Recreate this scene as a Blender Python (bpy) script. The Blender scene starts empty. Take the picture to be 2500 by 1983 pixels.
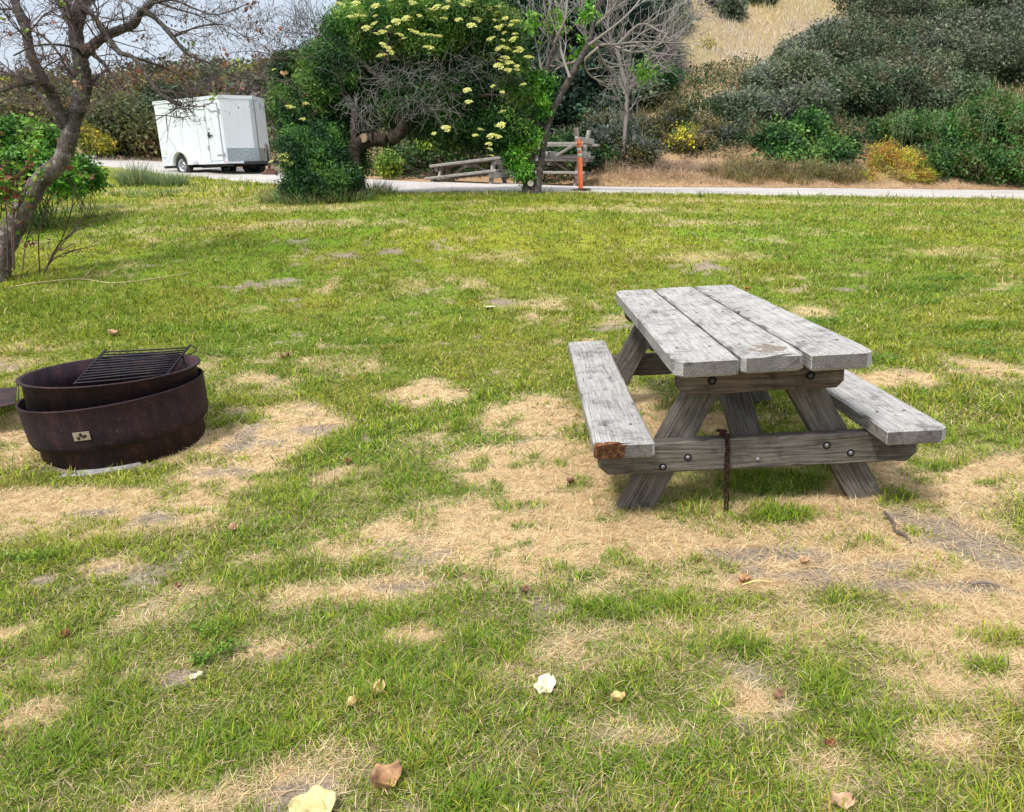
import bpy, bmesh, math, random
import numpy as np
from mathutils import Vector, Matrix

# ------------------------------------------------------------------ camera, world, sun
S = bpy.context.scene
COL = S.collection
F, CX, CY = 1836.3, 1250.0, 991.5           # focal length and centre in pixels of the 2500 px photo
PITCH, ROLL, EYE = 0.2746, 0.0628, 1.492
cp, sp = math.cos(PITCH), math.sin(PITCH)
fwd = np.array([0, cp, -sp]); rt0 = np.array([1., 0, 0]); up0 = np.cross(rt0, fwd)
cr, sr = math.cos(ROLL), math.sin(ROLL)
RT = cr * rt0 - sr * up0; UP = sr * rt0 + cr * up0
CAM = np.array([0, 0, EYE])
cam = bpy.data.cameras.new('camera'); camo = bpy.data.objects.new('camera', cam); COL.objects.link(camo)
cam.sensor_fit = 'HORIZONTAL'; cam.sensor_width = 36; cam.lens = 36 * F / 2500
cam.clip_start = 0.05; cam.clip_end = 2000
camo.matrix_world = Matrix(((RT[0], UP[0], -fwd[0], CAM[0]), (RT[1], UP[1], -fwd[1], CAM[1]), (RT[2], UP[2], -fwd[2], CAM[2]), (0, 0, 0, 1)))
S.camera = camo
S.view_settings.view_transform = 'Standard'; S.view_settings.look = 'None'
S.view_settings.exposure = 0.36; S.view_settings.gamma = 1

SUN_EL, SUN_AZ = math.radians(58), math.radians(215)      # azimuth clockwise from +y
W = bpy.data.worlds.new("World"); S.world = W; W.use_nodes = True
nt = W.node_tree; bg = nt.nodes['Background']
sky = nt.nodes.new('ShaderNodeTexSky'); sky.sky_type = 'NISHITA'; sky.sun_disc = False
sky.sun_elevation = SUN_EL; sky.sun_rotation = SUN_AZ; sky.dust_density = 3; sky.air_density = 1
mx = nt.nodes.new('ShaderNodeMix'); mx.data_type = 'RGBA'; mx.inputs[0].default_value = 0.80
tc = nt.nodes.new('ShaderNodeTexCoord'); sep = nt.nodes.new('ShaderNodeSeparateXYZ')
nt.links.new(tc.outputs['Generated'], sep.inputs[0])
rmp = nt.nodes.new('ShaderNodeValToRGB')
rmp.color_ramp.elements[0].position = 0.0; rmp.color_ramp.elements[0].color = (0.80, 0.86, 0.93, 1)
rmp.color_ramp.elements[1].position = 0.7; rmp.color_ramp.elements[1].color = (1.35, 1.42, 1.5, 1)
_e = rmp.color_ramp.elements.new(.22); _e.color = (.70, .79, .90, 1)
nt.links.new(sep.outputs['Z'], rmp.inputs[0])
cn = nt.nodes.new('ShaderNodeTexNoise'); cn.inputs['Scale'].default_value = 2.2; cn.inputs['Detail'].default_value = 3
nt.links.new(tc.outputs['Generated'], cn.inputs['Vector'])
mr = nt.nodes.new('ShaderNodeMapRange'); mr.inputs[1].default_value = .3; mr.inputs[2].default_value = .7; mr.inputs[3].default_value = 8.1; mr.inputs[4].default_value = 9.6
nt.links.new(cn.outputs['Fac'], mr.inputs[0])
vm = nt.nodes.new('ShaderNodeVectorMath'); vm.operation = 'SCALE'
nt.links.new(rmp.outputs['Color'], vm.inputs[0]); nt.links.new(mr.outputs[0], vm.inputs['Scale'])
nt.links.new(sky.outputs[0], mx.inputs[6]); nt.links.new(vm.outputs[0], mx.inputs[7])
nt.links.new(mx.outputs[2], bg.inputs[0]); bg.inputs[1].default_value = 0.1

sun = bpy.data.lights.new('sun', 'SUN'); sun.energy = 3.0; sun.angle = math.radians(11); sun.color = (1, .96, .9)
suno = bpy.data.objects.new('sun', sun); COL.objects.link(suno)
sd = Vector((math.sin(SUN_AZ) * math.cos(SUN_EL), math.cos(SUN_AZ) * math.cos(SUN_EL), math.sin(SUN_EL)))
suno.rotation_euler = sd.to_track_quat('Z', 'Y').to_euler(); suno.location = (0, 0, 30)

# ------------------------------------------------------------------ numeric helpers
rng = np.random.default_rng(7)
random.seed(7)
K = 2500 / 2156.0
def ray(px, py):                               # pixel of the 2500 px photo -> direction with unit depth
    return fwd + RT * ((px - CX) / F) - UP * ((py - CY) / F)
def P(px, py, d): return CAM + ray(px, py) * d
def Q(px, py, d): return P(px * K, py * K, d)  # same in the 2156 px view
def sm(a, b, x):
    t = np.clip((x - a) / (b - a), 0, 1); return t * t * (3 - 2 * t)
_tab = np.random.default_rng(3).random((256, 256))
def vnoise(x, y):
    xi = np.floor(x).astype(int); yi = np.floor(y).astype(int); fx = x - xi; fy = y - yi
    fx = fx * fx * (3 - 2 * fx); fy = fy * fy * (3 - 2 * fy)
    a = _tab[xi & 255, yi & 255]; b = _tab[(xi + 1) & 255, yi & 255]; c = _tab[xi & 255, (yi + 1) & 255]; d = _tab[(xi + 1) & 255, (yi + 1) & 255]
    return (a * (1 - fx) + b * fx) * (1 - fy) + (c * (1 - fx) + d * fx) * fy
def fbm(x, y, o=3, s=0.):
    x = np.asarray(x, float) + s * 17.3; y = np.asarray(y, float) + s * 31.7; r = 0; a = .5; t = 0
    for _ in range(o):
        r = r + a * vnoise(x, y); t += a; a *= .5; x = x * 2.03 + 11.1; y = y * 2.03 + 5.7
    return r / t
def noise3(p, s):                              # cheap 3-D clump noise
    return (fbm(p[:, 0] * s + p[:, 2] * s * .7, p[:, 1] * s - p[:, 2] * s * .5, 2) + fbm(p[:, 2] * s * 1.1, p[:, 0] * s * .9 + p[:, 1] * s * .4, 2, 3)) / 2

# ------------------------------------------------------------------ terrain
ROAD_NEAR = [Q(2600, 424, 17.2), Q(2156, 420, 17.3), Q(1700, 412, 17.2), Q(1225, 406, 16.6), Q(820, 408, 17.2), Q(575, 389, 20.4), Q(400, 373, 23.2), Q(230, 352, 27.5), Q(60, 335, 32)]
ROAD_FAR = [Q(2600, 404, 22), Q(2156, 402.5, 22), Q(1700, 398, 21.4), Q(1300, 395.5, 21.4), Q(1080, 389, 22.2), Q(820, 381, 22.4), Q(575, 362, 26.6), Q(450, 347, 30), Q(330, 341, 33.5), Q(150, 326, 38)]
anch = [(-6, -3, 0), (6, -3, 0), (0, 0, 0), (-3, 1.5, 0), (3, 1.5, 0), (-2, 4.2, 0), (0, 4, 0), (1, 3, 0), (2.6, 3, 0), (2.6, 5.6, 0), (1, 5.6, 0), (5, 4, -.03), (-4.5, 4, .12), (-9, 2, .3), (9, 3, -.1),
        tuple(Q(12, 592, 9.5)), tuple(Q(1120, 412, 15.6)), tuple(Q(755, 418, 15.4)), tuple(P(438.5, 424, 24.8)), tuple(P(657, 431, 23.6)), (-16, 8, 1.1), (16, 8, .1), (-30, 20, 3.2), (30, 20, .3), (26, 8, .1)]
anch += [tuple(p) for p in ROAD_NEAR] + [tuple(p) for p in ROAD_FAR]
A_ = np.array(anch)
def tps(r): return np.where(r > 1e-9, r * r * np.log(np.maximum(r, 1e-9)), 0)
def _solve():
    n = len(A_); X = A_[:, :2]; R = np.linalg.norm(X[:, None] - X[None], axis=2)
    M = np.zeros((n + 3, n + 3)); M[:n, :n] = tps(R) + np.eye(n) * .3; M[:n, n] = 1; M[:n, n + 1:] = X; M[n, :n] = 1; M[n + 1:, :n] = X.T
    return np.linalg.solve(M, np.concatenate([A_[:, 2], [0, 0, 0]]))
_w = _solve()
def base_z(x, y):
    shp = np.shape(x); x = np.ravel(x); y = np.ravel(y); out = np.empty(len(x)); n = len(A_)
    xc = np.clip(x, -24, 24); yc = np.clip(y, -4, 40)
    for i in range(0, len(x), 60000):
        sl = slice(i, i + 60000)
        R = np.sqrt((xc[sl, None] - A_[None, :, 0]) ** 2 + (yc[sl, None] - A_[None, :, 1]) ** 2)
        out[sl] = tps(R) @ _w[:n] + _w[n] + _w[n + 1] * xc[sl] + _w[n + 2] * yc[sl]
    return out.reshape(shp)
rn = np.array(ROAD_NEAR)[::-1]; rf = np.array(ROAD_FAR)[::-1]
def road_far_y(x): return np.interp(x, rf[:, 0], rf[:, 1])
def road_near_y(x): return np.interp(x, rn[:, 0], rn[:, 1])
def Zg(x, y):
    x = np.asarray(x, float); y = np.asarray(y, float)
    z = base_z(x, y)
    s = y - road_far_y(x)
    right = sm(-16, -1, x - .02 * y + .0)        # how much the steep bank counts
    s0 = 2.0 - 1.5 * sm(1.5, 4, x)
    steep = np.where(s > s0, (s - s0) * .48, 0) * right
    steep = steep - np.where(s > 70, (s - 70) * .46, 0) * right
    gentle = np.where(s > 1.5, (s - 1.5) * .235, 0) * (1 - right)
    gentle = gentle - np.where(s > 36, (s - 36) * .40, 0) * (1 - right)
    bump = (fbm(x * .16, y * .16, 3, 2) - .5) * 3.0 * sm(3, 14, s)
    lawn = (fbm(x * .7, y * .7, 3, 5) - .5) * .07 * (1 - sm(-1.5, -.3, s + 0)) * sm(0.5, 3, np.abs(x - 1.3) + np.abs(y - 4) * .6) * .8
    small = (fbm(x * 5, y * 5, 2, 8) - .5) * .02 * (1 - sm(12, 20, y))
    return z + steep + gentle + bump + lawn + small
def G(px, py, q=True, dmax=60.):                 # pixel -> point on the terrain
    r = ray(px * K, py * K) if q else ray(px, py)
    ds = np.linspace(1.2, dmax, 1500); pts = CAM + ds[:, None] * r
    h = pts[:, 2] - Zg(pts[:, 0], pts[:, 1]); i = np.argmax(h < 0)
    if h[i] >= 0: i = len(ds) - 1
    t = h[i - 1] / max(h[i - 1] - h[i], 1e-9); p = pts[i - 1] + (pts[i] - pts[i - 1]) * t
    return p
def gz(x, y): return float(Zg(np.array([x]), np.array([y]))[0])

# ------------------------------------------------------------------ object helpers
def link(o, parent=None):
    COL.objects.link(o)
    if parent is not None: o.parent = parent
    return o
def tag(o, label=None, cat=None, group=None, kind=None):
    if label: o['label'] = label
    if cat: o['category'] = cat
    if group: o['group'] = group
    if kind: o['kind'] = kind
    return o
def empty(name, loc, label, cat, group=None, M=None):
    o = bpy.data.objects.new(name, None); o.empty_display_size = .1; COL.objects.link(o)
    if M is not None: o.matrix_world = M
    else: o.location = loc
    return tag(o, label, cat, group)
def np_mesh(name, V, loops, sizes, mat, parent=None, cols=None, smooth=False, local=None):
    V = np.asarray(V, np.float32).reshape(-1, 3)
    if local is not None: V = V - np.asarray(local, np.float32)
    me = bpy.data.meshes.new(name); me.vertices.add(len(V)); me.vertices.foreach_set('co', V.ravel())
    loops = np.asarray(loops, np.int32).ravel(); sizes = np.asarray(sizes, np.int32)
    me.loops.add(len(loops)); me.loops.foreach_set('vertex_index', loops)
    me.polygons.add(len(sizes)); st = np.concatenate([[0], np.cumsum(sizes)[:-1]]).astype(np.int32)
    me.polygons.foreach_set('loop_start', st); me.polygons.foreach_set('loop_total', sizes)
    if smooth: me.polygons.foreach_set('use_smooth', np.ones(len(sizes), bool))
    if cols is not None:
        a = me.color_attributes.new('Col', 'FLOAT_COLOR', 'POINT')
        c = np.ones((len(V), 4), np.float32); c[:, :3] = cols; a.data.foreach_set('color', c.ravel())
    me.materials.append(mat); me.update(calc_edges=True)
    o = bpy.data.objects.new(name, me); link(o, parent)
    if local is not None and parent is None: o.location = local
    return o
def bm_obj(name, bm, mat, parent=None, smooth=False, loc=None, M=None):
    bmesh.ops.recalc_face_normals(bm, faces=bm.faces)
    me = bpy.data.meshes.new(name); bm.to_mesh(me); bm.free(); me.materials.append(mat)
    if smooth:
        for p in me.polygons: p.use_smooth = True
    o = bpy.data.objects.new(name, me); link(o, parent)
    if M is not None: o.matrix_local = M
    elif loc is not None: o.location = loc
    return o

def blades(roots, az, tilt, curv, L, w, col, segs=2, tipcol=None):
    """ribbons: returns V, loops, sizes, colours"""
    n = len(roots); k = segs + 1
    t = np.linspace(0, 1, k)[None, :]
    th = tilt[:, None] + curv[:, None] * (t - .5 / segs); th[:, 0] = 0
    step = (L / segs)[:, None]
    dx = np.sin(th) * step; dz = np.cos(th) * step; dx[:, 0] = 0; dz[:, 0] = 0
    hx = np.cumsum(dx, 1); hz = np.cumsum(dz, 1)
    ca, sa = np.cos(az), np.sin(az)
    ctr = np.stack([roots[:, 0, None] + hx * ca[:, None], roots[:, 1, None] + hx * sa[:, None], roots[:, 2, None] + hz], -1)
    tw = rng.uniform(-.9, .9, n); sx = -np.sin(az + tw); sy = np.cos(az + tw)
    side = np.stack([sx, sy, np.zeros(n)], -1)
    prof = np.array([.8, 1., .75, .5])[:k - 1] if segs > 1 else np.array([1.])
    Vl = ctr[:, :-1] - side[:, None] * (w[:, None] * prof[None, :] * .5)[..., None]
    Vr = ctr[:, :-1] + side[:, None] * (w[:, None] * prof[None, :] * .5)[..., None]
    V = np.concatenate([Vl, Vr, ctr[:, -1:]], 1)          # n, 2segs+1
    m = 2 * segs + 1; b = (np.arange(n) * m)[:, None]
    lp = []; sz = []
    for i in range(segs - 1):
        lp.append(b + np.array([[i, segs + i, segs + i + 1, i + 1]])); sz += [4]
    lp.append(b + np.array([[segs - 1, 2 * segs - 1, 2 * segs]])); sz += [3]
    loops = np.concatenate(lp, 1).ravel(); sizes = np.tile(sz, n)
    C = np.repeat(col[:, None, :], m, 1)
    if tipcol is not None:
        f = np.concatenate([np.linspace(0, .8, segs), np.linspace(0, .8, segs), [1]])[None, :, None]
        C = C * (1 - f) + tipcol[:, None, :] * f
    return V.reshape(-1, 3), loops, sizes, C.reshape(-1, 3)
def join(parts):
    Vs, Ls, Ss, Cs = [], [], [], []; off = 0
    for V, l, s, c in parts:
        Vs.append(V); Ls.append(l + off); Ss.append(s); Cs.append(c); off += len(V)
    return np.concatenate(Vs), np.concatenate(Ls), np.concatenate(Ss), np.concatenate(Cs)
def leaves(pos, nrm, axis, L, w, col, fold=.25):
    """folded diamond leaves"""
    n = len(pos); nrm = nrm / (np.linalg.norm(nrm, axis=1, keepdims=True) + 1e-9)
    axis = axis - nrm * (axis * nrm).sum(1, keepdims=True); axis /= (np.linalg.norm(axis, axis=1, keepdims=True) + 1e-9)
    sd_ = np.cross(nrm, axis)
    a = pos; b = pos + axis * (L * .45)[:, None] - sd_ * (w * .5)[:, None] + nrm * (w * fold)[:, None]
    c = pos + axis * L[:, None]; d = pos + axis * (L * .45)[:, None] + sd_ * (w * .5)[:, None] + nrm * (w * fold)[:, None]
    V = np.stack([a, b, c, d], 1).reshape(-1, 3); i = (np.arange(n) * 4)[:, None]
    loops = (i + np.array([[0, 1, 2, 0, 2, 3]])).ravel(); sizes = np.full(2 * n, 3)
    return V, loops, sizes, np.repeat(col, 4, 0)
def tubes(C, R, col, sides=4):
    """C (N,K,3) centre lines, R (N,K) radii"""
    C = np.asarray(C, float); R = np.asarray(R, float); N, Kk, _ = C.shape
    T = np.gradient(C, axis=1); T /= (np.linalg.norm(T, axis=2, keepdims=True) + 1e-9)
    ref = np.where(np.abs(T[:, :1, 2:3]) > .9, np.array([1., 0, 0]), np.array([0, 0, 1.]))
    U = np.cross(T, np.broadcast_to(ref, T.shape)); U /= (np.linalg.norm(U, axis=2, keepdims=True) + 1e-9); Wv = np.cross(T, U)
    a = np.arange(sides) / sides * 2 * math.pi
    V = C[:, :, None] + R[:, :, None, None] * (U[:, :, None] * np.cos(a)[None, None, :, None] + Wv[:, :, None] * np.sin(a)[None, None, :, None])
    b = (np.arange(N) * Kk * sides)[:, None, None]; k = (np.arange(Kk - 1) * sides)[None, :, None]; j = np.arange(sides)[None, None, :]; j2 = (j + 1) % sides
    q = np.stack([b + k + j, b + k + j2, b + k + sides + j2, b + k + sides + j], -1)
    loops = q.reshape(-1); sizes = np.full(N * (Kk - 1) * sides, 4)
    cap = (b[:, 0, 0][:, None] + (Kk - 1) * sides + np.arange(sides)[None]).reshape(-1)
    loops = np.concatenate([loops, cap]); sizes = np.concatenate([sizes, np.full(N, sides)])
    c = np.repeat(np.asarray(col, float).reshape(-1, 3) if np.ndim(col) > 1 else np.tile(col, (N, 1)), Kk * sides, 0)
    return V.reshape(-1, 3), loops, sizes, c
def spline(pts, rad, per=6):
    pts = np.array(pts, float); rad = np.array(rad, float); n = len(pts)
    Pp = np.vstack([2 * pts[0] - pts[1], pts, 2 * pts[-1] - pts[-2]]); out = []; ro = []
    for i in range(n - 1):
        p0, p1, p2, p3 = Pp[i:i + 4]
        for t in np.arange(per) / per:
            out.append(.5 * ((2 * p1) + (p2 - p0) * t + (2 * p0 - 5 * p1 + 4 * p2 - p3) * t * t + (3 * p1 - p0 - 3 * p2 + p3) * t ** 3)); ro.append(rad[i] * (1 - t) + rad[i + 1] * t)
    out.append(pts[-1]); ro.append(rad[-1]); return np.array(out), np.array(ro)
def limb(pts, rad, col, sides=10, per=8, knob=.08, seed=0):
    c, r = spline(pts, rad, per); rr = np.random.default_rng(seed)
    r = r * (1 + knob * (rr.random(len(r)) - .5) * 2)
    V, l, s, cc = tubes(c[None], r[None], np.array(col), sides)
    V = V + (noise3(V * 9, 1.0) - .5)[:, None] * (V - np.repeat(c, sides, 0)) * .45
    return V, l, s, cc
def spawn(C, R, nchild, lr, ang, curl, rng_, t0=.25, K=6, up=.0, rfac=.5, rmin=.0015, droop=0.):
    """grow nchild children on each branch; C (N,K,3)"""
    N, Kk, _ = C.shape; M = N * nchild
    pid = np.repeat(np.arange(N), nchild); t = rng_.uniform(t0, 1, M) * (Kk - 1); i = np.minimum(t.astype(int), Kk - 2); f = (t - i)[:, None]
    p = C[pid, i] * (1 - f) + C[pid, i + 1] * f; d = C[pid, i + 1] - C[pid, i]; seg = np.linalg.norm(d, axis=1); d /= seg[:, None] + 1e-9
    r0 = (R[pid, i] * (1 - f[:, 0]) + R[pid, i + 1] * f[:, 0])
    plen = (np.linalg.norm(np.diff(C, axis=1), axis=2).sum(1))[pid]
    rnd = rng_.normal(size=(M, 3)); rnd -= d * (rnd * d).sum(1, keepdims=True); rnd /= np.linalg.norm(rnd, axis=1, keepdims=True)
    a = rng_.uniform(ang * .6, ang * 1.3, M)[:, None]
    dd = d * np.cos(a) + rnd * np.sin(a) + np.array([0, 0, up]); dd /= np.linalg.norm(dd, axis=1, keepdims=True)
    L = plen * rng_.uniform(lr * .5, lr * 1.2, M); out = [p]; q = p
    for k in range(1, K):
        dd = dd + rng_.normal(size=(M, 3)) * curl + np.array([0, 0, up * .3 - droop]); dd /= np.linalg.norm(dd, axis=1, keepdims=True)
        q = q + dd * (L / (K - 1))[:, None]; out.append(q)
    Cn = np.stack(out, 1); r0 = np.maximum(r0 * rfac, rmin)
    Rn = r0[:, None] * np.linspace(1, .45, K)[None]; Rn = np.maximum(Rn, rmin * .7)
    return Cn, Rn

# ------------------------------------------------------------------ materials
def newmat(name):
    m = bpy.data.materials.new(name); m.use_nodes = True; m.node_tree.nodes.clear(); return m
class NB:
    def __init__(s, m): s.t = m.node_tree; s.n = s.t.nodes
    def add(s, typ, **kw):
        nd = s.n.new(typ)
        for k, v in kw.items(): setattr(nd, k, v)
        return nd
    def L(s, a, b): s.t.links.new(a, b)
    def noise(s, scale, detail=4, vec=None, rough=.55):
        x = s.add('ShaderNodeTexNoise'); x.inputs['Scale'].default_value = scale; x.inputs['Detail'].default_value = detail; x.inputs['Roughness'].default_value = rough
        if vec is not None: s.L(vec, x.inputs['Vector'])
        return x.outputs['Fac']
    def mul(s, a, b, op='MULTIPLY', clamp=False):
        x = s.add('ShaderNodeMath', operation=op, use_clamp=clamp)
        for i, v in enumerate((a, b)):
            if isinstance(v, (int, float)): x.inputs[i].default_value = v
            else: s.L(v, x.inputs[i])
        return x.outputs[0]
    def ramp(s, fac, stops):
        x = s.add('ShaderNodeValToRGB'); e = x.color_ramp.elements
        while len(e) < len(stops): e.new(.5)
        for el, (p, c) in zip(e, stops): el.position = p; el.color = (*c, 1) if len(c) == 3 else c
        s.L(fac, x.inputs[0]); return x.outputs[0]
    def mix(s, f, a, b, bt='MIX'):
        x = s.add('ShaderNodeMix', data_type='RGBA', blend_type=bt)
        for i, v in ((0, f), (6, a), (7, b)):
            if isinstance(v, (int, float)): x.inputs[i].default_value = v
            elif isinstance(v, tuple): x.inputs[i].default_value = (*v, 1)
            else: s.L(v, x.inputs[i])
        return x.outputs[2]
    def out(s, col, rough=.7, bump=None, bs=.3, bd=.01, metal=0., spec=.4, trans=0.):
        p = s.add('ShaderNodeBsdfPrincipled')
        if isinstance(col, tuple): p.inputs['Base Color'].default_value = (*col, 1)
        else: s.L(col, p.inputs['Base Color'])
        if isinstance(rough, (int, float)): p.inputs['Roughness'].default_value = rough
        else: s.L(rough, p.inputs['Roughness'])
        p.inputs['Metallic'].default_value = metal; p.inputs['Specular IOR Level'].default_value = spec
        if bump is not None:
            b = s.add('ShaderNodeBump'); b.inputs['Strength'].default_value = bs; b.inputs['Distance'].default_value = bd
            s.L(bump, b.inputs['Height']); s.L(b.outputs[0], p.inputs['Normal'])
        o = s.add('ShaderNodeOutputMaterial'); sh = p.outputs[0]
        if trans:
            tr = s.add('ShaderNodeBsdfTranslucent')
            if isinstance(col, tuple): tr.inputs[0].default_value = (*col, 1)
            else: s.L(col, tr.inputs[0])
            ms = s.add('ShaderNodeMixShader'); ms.inputs[0].default_value = trans
            s.L(sh, ms.inputs[1]); s.L(tr.outputs[0], ms.inputs[2]); sh = ms.outputs[0]
        s.L(sh, o.inputs[0]); return p
def attr_mat(name, rough=.6, trans=0., spec=.3, nscale=0, namp=.3):
    m = newmat(name); b = NB(m); a = b.add('ShaderNodeAttribute', attribute_name='Col'); c = a.outputs['Color']
    if nscale:
        co = b.add('ShaderNodeTexCoord').outputs['Object']
        n = b.noise(nscale, 4, co)
        f = b.ramp(n, [(.3, (1 - namp,) * 3), (.7, (1 + namp,) * 3)])
        c = b.mix(1., c, f, 'MULTIPLY'); b.out(c, rough, bump=n, bs=.5, bd=.01, spec=spec, trans=trans)
    else: b.out(c, rough, spec=spec, trans=trans)
    return m
M_LEAF = attr_mat('leaf_surface', .5, .3, .35)
M_GRASS = attr_mat('grass_surface', .6, .3, .25)
M_TWIG = attr_mat('twig_bark', .85, 0, .2)

def tc2_(b):
    mp = b.add('ShaderNodeMapping'); mp.inputs['Location'].default_value = (5, 9, 2); b.L(b.add('ShaderNodeTexCoord').outputs['Object'], mp.inputs[0]); return mp.outputs[0]
def bark_mat(name, c1, c2, c3, scale=6):
    m = newmat(name); b = NB(m); co = b.add('ShaderNodeTexCoord').outputs['Object']
    mp = b.add('ShaderNodeMapping'); mp.inputs['Scale'].default_value = (1, 1, .45); b.L(co, mp.inputs[0])
    n1 = b.noise(scale, 6, mp.outputs[0], .65); n2 = b.noise(scale * 5, 6, mp.outputs[0], .7)
    c = b.ramp(n1, [(.3, c1), (.55, c2), (.72, c3)])
    c = b.mix(.8, c, b.ramp(n2, [(.32, (.3,) * 3), (.55, (1.1,) * 3)]), 'MULTIPLY')
    n3 = b.noise(scale * 2.3, 3, co, .5); c = b.mix(b.ramp(n3, [(.60, (0, 0, 0)), (.66, (.7, .7, .7))]), c, c3)
    n5 = b.noise(scale * 1.7, 4, tc2_(b), .6); c = b.mix(b.ramp(n5, [(.62, (0, 0, 0)), (.68, (.8, .8, .8))]), c, c1)
    b.out(c, .9, bump=b.mul(b.mul(n1, 2), b.mul(n2, .7), 'ADD'), bs=1., bd=.05, spec=.2); return m
M_BARK_PALE = bark_mat('pale_mottled_bark', (.06, .045, .04), (.19, .155, .135), (.42, .38, .33))
M_BARK_DARK = bark_mat('dark_rough_bark', (.02, .015, .012), (.07, .052, .04), (.12, .095, .075), 9)

def wood_mat(name, light, mid, dark, crack=.5, stain=.5, rot=None):
    m = newmat(name); b = NB(m); tcn = b.add('ShaderNodeTexCoord'); oi = b.add('ShaderNodeObjectInfo')
    off = b.add('ShaderNodeVectorMath', operation='SCALE'); off.inputs[0].default_value = (7.3, 3.1, 5.7); b.L(oi.outputs['Random'], off.inputs['Scale'])
    va = b.add('ShaderNodeVectorMath', operation='ADD'); b.L(tcn.outputs['Object'], va.inputs[0]); b.L(off.outputs[0], va.inputs[1])
    mp = b.add('ShaderNodeMapping'); mp.inputs['Scale'].default_value = (.9, 9, 9); b.L(va.outputs[0], mp.inputs[0])
    big = b.noise(1.6, 3, mp.outputs[0], .5)                       # slow wander of the grain
    # growth rings round an axis below the plank
    sx = b.add('ShaderNodeSeparateXYZ'); b.L(tcn.outputs['Object'], sx.inputs[0])
    yy = b.mul(b.mul(sx.outputs[1], .03, 'ADD'), 1.0); zz = b.mul(sx.outputs[2], .11, 'ADD')
    r = b.mul(b.mul(b.mul(yy, yy), b.mul(zz, zz), 'ADD'), .5, 'POWER')
    r = b.mul(r, b.mul(big, .05), 'ADD')
    ring = b.mul(b.mul(b.mul(r, 640), oi.outputs['Random'], 'ADD'), 0, 'SINE')
    mpf = b.add('ShaderNodeMapping'); mpf.inputs['Scale'].default_value = (3.5, 120, 120); b.L(va.outputs[0], mpf.inputs[0])
    fine = b.noise(1.6, 5, mpf.outputs[0], .7)
    mpc = b.add('ShaderNodeMapping'); mpc.inputs['Scale'].default_value = (2.0, 42, 42); b.L(va.outputs[0], mpc.inputs[0])
    ck = b.noise(1.0, 6, mpc.outputs[0], .75)
    ckm = b.ramp(ck, [(.33, (.08, .08, .08)), (.40, (1, 1, 1))])
    blot = b.noise(5, 5, va.outputs[0], .7); blot2 = b.noise(16, 5, va.outputs[0], .7); blot3 = b.noise(3.1, 7, va.outputs[0], .8)
    base = b.ramp(b.mul(b.mul(fine, .75), b.mul(b.mul(ring, .045), .13, 'ADD'), 'ADD'), [(.28, dark), (.44, mid), (.60, light)])
    base = b.mix(stain, base, b.ramp(blot, [(.30, (.34, .32, .31)), (.46, (.92, .91, .9)), (.7, (1.12, 1.1, 1.06))]), 'MULTIPLY')
    base = b.mix(stain, base, b.ramp(blot2, [(.32, (.45, .43, .42)), (.45, (1, 1, 1))]), 'MULTIPLY')
    base = b.mix(stain, base, b.ramp(blot3, [(.34, (.30, .28, .28)), (.42, (.9, .89, .88)), (.6, (1.05, 1.05, 1.04))]), 'MULTIPLY')
    base = b.mix(crack, base, ckm, 'MULTIPLY')
    if rot:
        # torn, rust coloured heartwood at the near left corner of the end grain
        rx, ry, ax, ay, thr, rc, amp = rot
        dx = b.mul(sx.outputs[0], -rx, 'ADD'); dy = b.mul(sx.outputs[1], ry, 'SUBTRACT')
        n = b.noise(22, 4, tcn.outputs['Object'])
        d = b.mul(b.mul(b.mul(b.mul(dx, dx), ax), b.mul(b.mul(dy, dy), ay), 'ADD'), .5, 'POWER')
        mk = b.ramp(b.mul(d, b.mul(n, amp), 'ADD'), [(thr, (1, 1, 1)), (thr + .01, (0, 0, 0))])
        br = b.ramp(b.noise(60, 5, tcn.outputs['Object'], .8), [(.35, rc[0]), (.5, rc[1]), (.68, rc[2])])
        base = b.mix(mk, base, br)
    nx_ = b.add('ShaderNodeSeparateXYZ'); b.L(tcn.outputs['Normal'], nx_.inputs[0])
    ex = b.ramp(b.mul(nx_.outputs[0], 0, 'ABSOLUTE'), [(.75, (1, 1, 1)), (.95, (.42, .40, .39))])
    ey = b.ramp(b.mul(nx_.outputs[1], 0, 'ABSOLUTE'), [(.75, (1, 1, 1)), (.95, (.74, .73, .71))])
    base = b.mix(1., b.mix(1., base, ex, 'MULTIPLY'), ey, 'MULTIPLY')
    h = b.mul(b.mul(ck, .8), b.mul(b.mul(fine, .7), b.mul(ring, .10), 'ADD'), 'ADD')
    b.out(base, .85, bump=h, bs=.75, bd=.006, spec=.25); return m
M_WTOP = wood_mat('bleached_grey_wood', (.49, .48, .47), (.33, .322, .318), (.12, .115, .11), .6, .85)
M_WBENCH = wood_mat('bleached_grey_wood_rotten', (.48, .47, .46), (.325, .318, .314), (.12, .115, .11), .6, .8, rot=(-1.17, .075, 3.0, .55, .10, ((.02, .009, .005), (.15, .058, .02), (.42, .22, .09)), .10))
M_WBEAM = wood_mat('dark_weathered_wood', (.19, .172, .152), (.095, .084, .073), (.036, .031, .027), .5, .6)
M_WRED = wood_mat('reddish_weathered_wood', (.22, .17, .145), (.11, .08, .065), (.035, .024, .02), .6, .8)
M_WFAR = wood_mat('pale_grey_wood', (.50, .48, .45), (.34, .325, .305), (.13, .12, .11), .4, .6)

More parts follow.
